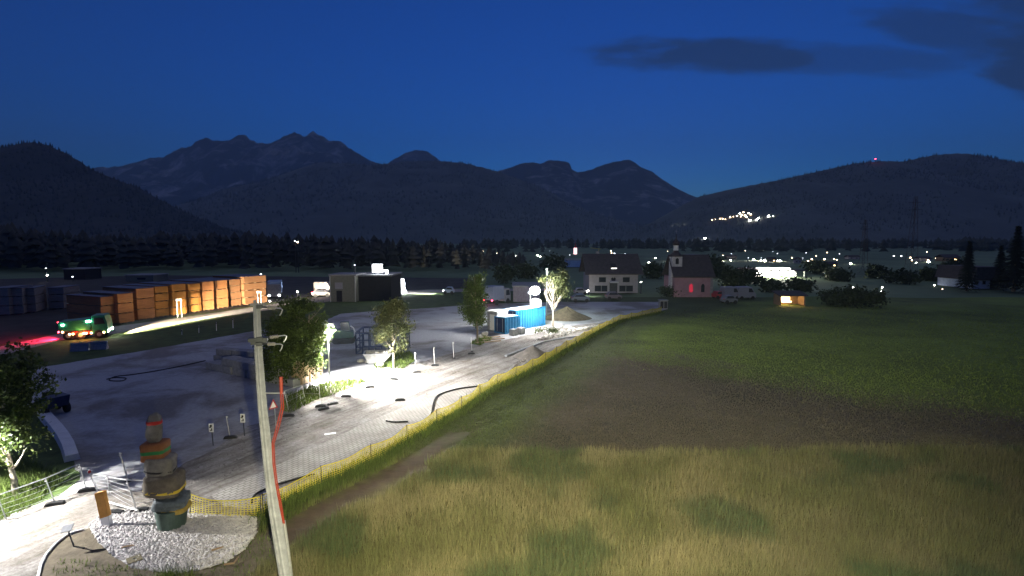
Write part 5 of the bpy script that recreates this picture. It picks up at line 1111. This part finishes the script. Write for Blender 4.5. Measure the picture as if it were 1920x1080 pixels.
pylon('faint rusty lattice pylon rising before the right hill', 1712, 368, 190, 1.4); pylon('shorter faint lattice pylon right of the lit hall', 1621, 412, 190, 1.1)
b = at(1123, 450, 420); b.z = 0; t = thing('tower_crane', 'tiny yellow tower crane above the valley village', 'crane', b); hz_ = at(1123, 471, 420).z
MB().tube([(0, 0, 0), (0, 0, max(hz_, 4))], .35, 4).build('mast', M['yellow'], t); MB().tube([(-6.5, 0, max(hz_, 4)+.9), (1.5, 0, max(hz_, 4)-.1)], .3, 4).build('jib', M['yellow'], t)
b = at(1079, 450, 430); b.z = 0; t = thing('church_tower', 'distant village church tower lit pink with thin spire', 'church tower', b); h = at(1079, 474, 430).z
MB().box((0, 0, 2.2), (2.2, 2.2, 5.0)).build('tower', emit('pink_floodlit_plaster', (1,.6,.65), .9), t); MB().lathe([(1.3, 0), (.9, .8), (.2, 3), (.03, 6)], 10, c=(0, 0, 4.6)).build('spire', M['red'], t)  # floodlight painted in: the tower wall itself glows pink
# red beacon on the right hill
p_ = on_hill(1641, 306) or at(1641, 306, 1900); t = thing('beacon_mast', 'mast with red beacon lamp on the crest of the right hill', 'mast', p_); MB().tube([(0, 0, -4), (0, 0, 14)], .5, 6).build('mast', M['dark_steel'], t); MB().lathe([(.5, 0), (1.9, .9), (1.9, 1.9), (.5, 2.8)], 10, c=(0, 0, 13)).build('beacon', M['e_red'], t)
# ------------------------------------------------------------------ lights of the villages: small houses with lit fronts and lamps
proto = {}
def village_lamp(x, y, label, group, m='e_village', D=None, sc=1.0, pt=None):
    pos = None
    if D is None and y < 462: pos = on_hill(x, y+1.5)
    if pos is None:
        D = D or CAM_H*1000/max(14, (y-450)); pos = at(x, y, D); hgt = max(1.2, pos.z); pos = Vector((pos.x, pos.y, pos.z-hgt))
    else: D = pos.y; hgt = D/1000*1.5
    r = D/1000*1.35*sc; t = thing('village_lamp', label, 'street lamp', pos, 0, group)
    MB().tube([(0, 0, -.5), (0, 0, hgt)], .08+.0003*D, 6).build('pole', M['dark_steel'], t)
    MB().lathe([(.35*r, -.6*r), (.95*r, -.25*r), (r, .15*r), (.5*r, .55*r)], 10, c=(0, 0, hgt)).build('lamp_head', M[m], t)
    if pt: lamp('POINT', (0, -r*1.3, hgt), pt, (1,.95,.75), t, r)
    return t
for x, y, sc in ((1335,412,.6),(1342,411,.75),(1350,410,.7),(1355,410,.7),(1360,411,.5),(1369,407,.7),(1375,406,.5),(1382,405,.8)): village_lamp(x, y, 'small pale lamp in the string climbing to the hillside village', 'string of lamps up to the hillside village', 'e_villagewarm', sc=sc)
for x, y, m, sc in ((1387,400,'e_village',.8),(1391,403,'e_villagewarm',.9),(1394,398,'e_villagewarm',.8),(1397,404,'e_villagewarm',1.1),(1400,407,'e_villagewarm',1),(1404,400,'e_village',.7),(1408,402,'e_villagewarm',.9),(1389,406,'e_villagewarm',.6)): village_lamp(x, y, 'warm lamp in the dense cluster of the hillside village', 'lamps of the hillside village', m, sc=sc)
for x, y, lab, sc in ((1406,413,'biggest white lamp just below the hillside village cluster',1.5),(1418,412,'small white lamp right of the biggest one below the hillside village',1),(1422,409,'bright white lamp above the small one right of the hillside village',1.3),(1441,405,'bright lamp alone right of the hillside village',1.2),(1449,405,'faint lamp at the far right end of the hillside village',.7),(1322,447,'single bright lamp low on the slope above the church',1.5),(1264,421,'faint left lamp of a far pair on the hill foot',.5),(1280,421,'faint right lamp of a far pair on the hill foot',.5)): village_lamp(x, y, lab, 'outlying lamps of the hillside village', sc=sc)
for x, y, lab, m, sc, pt in ((1252,459,'pair of warm lamps left above the church tower','e_village',1.1,None),(1257,458,'lamp right in the pair above the church tower','e_villagewarm',.8,None),(1259,489,'bright lamp right beside the church tower','e_village',1.6,500),(1254,487,'smaller lamp left of the bright one by the church tower','e_village',1.1,None),(1216,492,'white lamp on the meadow between house and church','e_village',1.1,None),(1229,484,'small white lamp above the meadow between house and church','e_village',.9,None),
    (1353,488,'bright reddish white lamp right of the church roof','e_village',1.7,500),(1370,488,'white lamp second right of the church roof','e_village',1.1,None),(1413,487,'bright lamp whose light greens the meadow','e_village',1.7,1500),(1427,488,'lamp left in the bright cluster above the lit hall','e_village',1.2,None),(1434,489,'biggest lamp in the bright cluster above the lit hall','e_village',2.2,900),(1443,489,'lamp right in the bright cluster above the lit hall','e_village',1.0,None),
    (1458,489,'left of two lamps right above the lit hall','e_village',1.2,None),(1463,489,'right of two lamps right above the lit hall','e_village',1.5,500),(1502,489,'small white lamp by the pale gable house','e_village',.8,None),(1515,489,'left warm lamp in a pair past the pale gable','e_villagewarm',1.1,None),(1522,486,'upper warm lamp in a pair past the pale gable','e_villagewarm',1.1,None),(1546,486,'lone warm lamp between village clusters','e_villagewarm',1.3,None),(1564,486,'left warm lamp of the pair over a lit lawn','e_villagewarm',1.1,None),(1569,487,'right warm lamp of the pair over a lit lawn','e_villagewarm',.9,None),(1595,494,'white lamp over yellow green bush','e_village',1.3,300),
    (1600,539,'white lamp on the dark bush mound side','e_village',1.2,None),(1654,539,'upper of two stacked small lamps at the field edge','e_village',.9,None),(1653,546,'lower of two stacked small lamps at the field edge','e_village',.8,None),(1752,535,'lamp on the dark farm track','e_village',.9,None),(1767,542,'small reddish lamp on the farm track','e_villagewarm',.7,None),(1902,536,'single white lamp under the black spruces','e_village',1.0,None),
    (1707,483,'upper lamp in a yellowish cluster at the far right village','e_villagewarm',1.2,None),(1710,488,'lower lamp in a yellowish cluster at the far right village','e_villagewarm',1.2,None),(1718,493,'small lamp under the yellowish cluster','e_village',.7,None),(1741,491,'brightest white lamp of the far right village','e_village',1.8,None),(1755,484,'yellow lamp right of the brightest one','e_villagewarm',1.2,None),(1798,488,'bright lamp at the far right house gable','e_village',1.6,None),(1676,480,'dim pale lamp left in the faint far pair','e_villagedim',1.2,None),(1690,480,'dim pale lamp right in the faint far pair','e_villagedim',1.2,None),
    (1110,487,'white lamp left of the tiny crane','e_village',1.1,None),(1116,486,'second white lamp left of the tiny crane','e_village',.9,None),(1119,483,'upper lamp at the tiny crane','e_village',1.0,None),(1121,486,'bright lamp at the foot of the tiny crane','e_village',1.2,None),(1126,488,'lowest lamp right of the tiny crane','e_village',1.0,None),(1142,482,'upper pale lamp right of the crane','e_villagedim',1.3,None),(1146,488,'lower pale lamp right of the crane','e_villagedim',1.1,None),(1152,475,'pale roof lamp far behind the guest house','e_villagedim',1.3,None),(1172,476,'second pale roof lamp far behind the guest house','e_villagedim',1.2,None),
    (962,480,'left of two white lamps at the wood edge','e_village',1.1,None),(966,480,'right of two white lamps at the wood edge','e_village',.9,None),(1008,479,'twin lamp over the valley road','e_village',1.1,None),(1013,481,'smaller twin lamp over the valley road','e_village',.9,None),(916,474,'pinkish lamp left in the far row over the wood','e_villagewarm',.8,None),(924,473,'pinkish lamp middle in the far row over the wood','e_villagewarm',.9,None),(932,475,'pinkish lamp right in the far row over the wood','e_villagewarm',.7,None)):
    village_lamp(x, y, lab, 'lamps of the valley village', m, sc=sc*.8, pt=pt)
rgv = random.Random(12)
for k in range(34):
    x = rgv.choice([rgv.uniform(895, 1260), rgv.uniform(1335, 1800), rgv.uniform(1335, 1580)]); village_lamp(x, rgv.uniform(470, 491), 'tiny faint lamp among the many scattered in the valley', 'tiny scattered valley lamps', rgv.choice(['e_villagewarm', 'e_villagedim', 'e_villagewarm']), sc=rgv.uniform(.35, .6))
for x, y, lab, m, D, sc in ((558,454,'warm lamp alone in the dark wood','e_villagewarm',185,1.1),(553,452,'tiny lamp left of the warm one in the wood','e_villagedim',185,.8),(89,516,'white lamp over the left timber stacks','e_village',140,1.0),(136,519,'second white lamp over the left timber stacks','e_villagedim',140,1.0),(86,503,'faint upper lamp over the left timber stacks','e_villagedim',140,.8),(368,525,'small white lamp over the timber row','e_village',110,.8),(440,521,'flat white lamp over the timber row','e_village',112,.9),(489,514,'pale lamp over the last broad stack','e_villagedim',105,1.1),(527,528,'white reddish lamp above the blue grey lorry','e_village',104,1.0),(558,547,'round white lamp right of the blue grey lorry','e_village',103,1.1),(506,565,'low white lamp before the blue grey lorry','e_village',94,.9),(665,497,'slim pale mast lamp on the grey shed','e_villagedim',98,.9),(1202,529,'white wall lamp at the right corner of the guest house','e_village',112,1.0),(1103,545,'white lamp at the left corner of the guest house','e_village',109,.9),(1360,539,'warm oblong lamp right of the church','e_village',112,1.0)):
    village_lamp(x, y, lab, 'scattered lamps round the yard', m, D=D, sc=sc)
def village_house(label, x, yb, wpx, hpx, wall, lit=True, group='far village houses'):
    b = G(x, yb); s = b.y/F_PX; l, h = wpx*s, hpx*s; t = thing('village_house', label, 'house', b+Vector((0, l*.35, 0)), 0, group); MB().box((0, 0, h*.3), (l, l*.7, h*.6)).build('wall', wall, t); gable_roof(t, l/2, l*.35, h*.58, h*.4, M['roof'], l*.05, 'y' if wpx < hpx*1.5 else 'x')
    for k in (-.28, .22): MB().box((k*l, -l*.35-.04, h*.3), (l*.14, .08, h*.2)).build('window', M['e_winwarm'] if lit and k > 0 else M['glass'], t)
for lab, x, yb, w_, h_, m, lit in (('pale gabled house in the village right of the lit hall', 1497,494,12,11,M['plaster'],False),('dim house left in the village behind the lit hall', 1448,491,14,8,M['grey_wall'],True),('bluish house group right of the pylon foot', 1602,486,20,7,M['plaster'],False),('long pale house at the far right village', 1735,490,22,8,M['plaster'],True),('broad house with lit gable at the far right village', 1785,490,30,12,M['wood'],True),('dim valley house left of the guest house roof', 1172,484,24,6,M['plaster'],False),('second valley house behind the guest house roof', 1145,483,14,7,M['concrete_dk'],True),('small valley house left of the tiny crane', 1100,488,16,6,M['concrete_dk'],True),('dim house right of the church roof', 1372,487,18,8,M['dark_wall'],False),('dark house left of the lit hall', 1400,515,26,12,M['dark_wall'],False),('dark barn between lit hall and pylon', 1560,500,20,8,M['dark_wall'],True)):
    village_house(lab, x, yb, w_, h_, m, lit)
# valley trees in front of the villages
for i, (x, yb, rx, ry) in enumerate(((1035,505,24,12),(1225,520,16,12),(1345,520,14,12),(1400,530,20,12),(1330,500,18,9),(1530,512,16,9),(1570,525,20,10),(1640,520,16,10),(1690,530,22,10),(1745,525,18,10),(1790,515,16,14),(1500,545,22,10),(1445,545,16,8),(985,520,20,14),(945,530,16,16))):
    bushy('valley_tree', 'dark leafy tree down in the valley '+('left of the guest house','left of the church tower','right of the church roof','before the small dark house','above the church roof','right of the lit hall','between lit hall and pylon','beside the shorter pylon','at the foot of the taller pylon','before the farm track lamp','left of the farmhouse roof','before the lit hall','before the meadow below the bright cluster','behind the pale warehouse','behind the grey blue lorry')[i], 'tree', (x, yb), [(x, yb-ry, rx, ry*.8), (x+rx*.4, yb-ry*.8, rx*.6, ry*.6)], 900, .0035*G(x, yb).y, M['leaf_dk'], 'valley trees', seed=30+i, spread=.006*G(x, yb).y)
# ------------------------------------------------------------------ evening air
m = bpy.data.materials.new('haze'); m.use_nodes = True; nt = m.node_tree
for n in list(nt.nodes):
    if n.type != 'OUTPUT_MATERIAL': nt.nodes.remove(n)
pv = nt.nodes.new('ShaderNodeVolumePrincipled'); pv.inputs['Color'].default_value = (.5, .72, .96, 1); pv.inputs['Density'].default_value = 1.15e-4
nt.links.new(pv.outputs[0], nt.nodes['Material Output'].inputs['Volume'])
hz = MB().box((0, 3750, 690), (17000, 7900, 1400)).build('haze', m); tag(hz, kind='stuff')
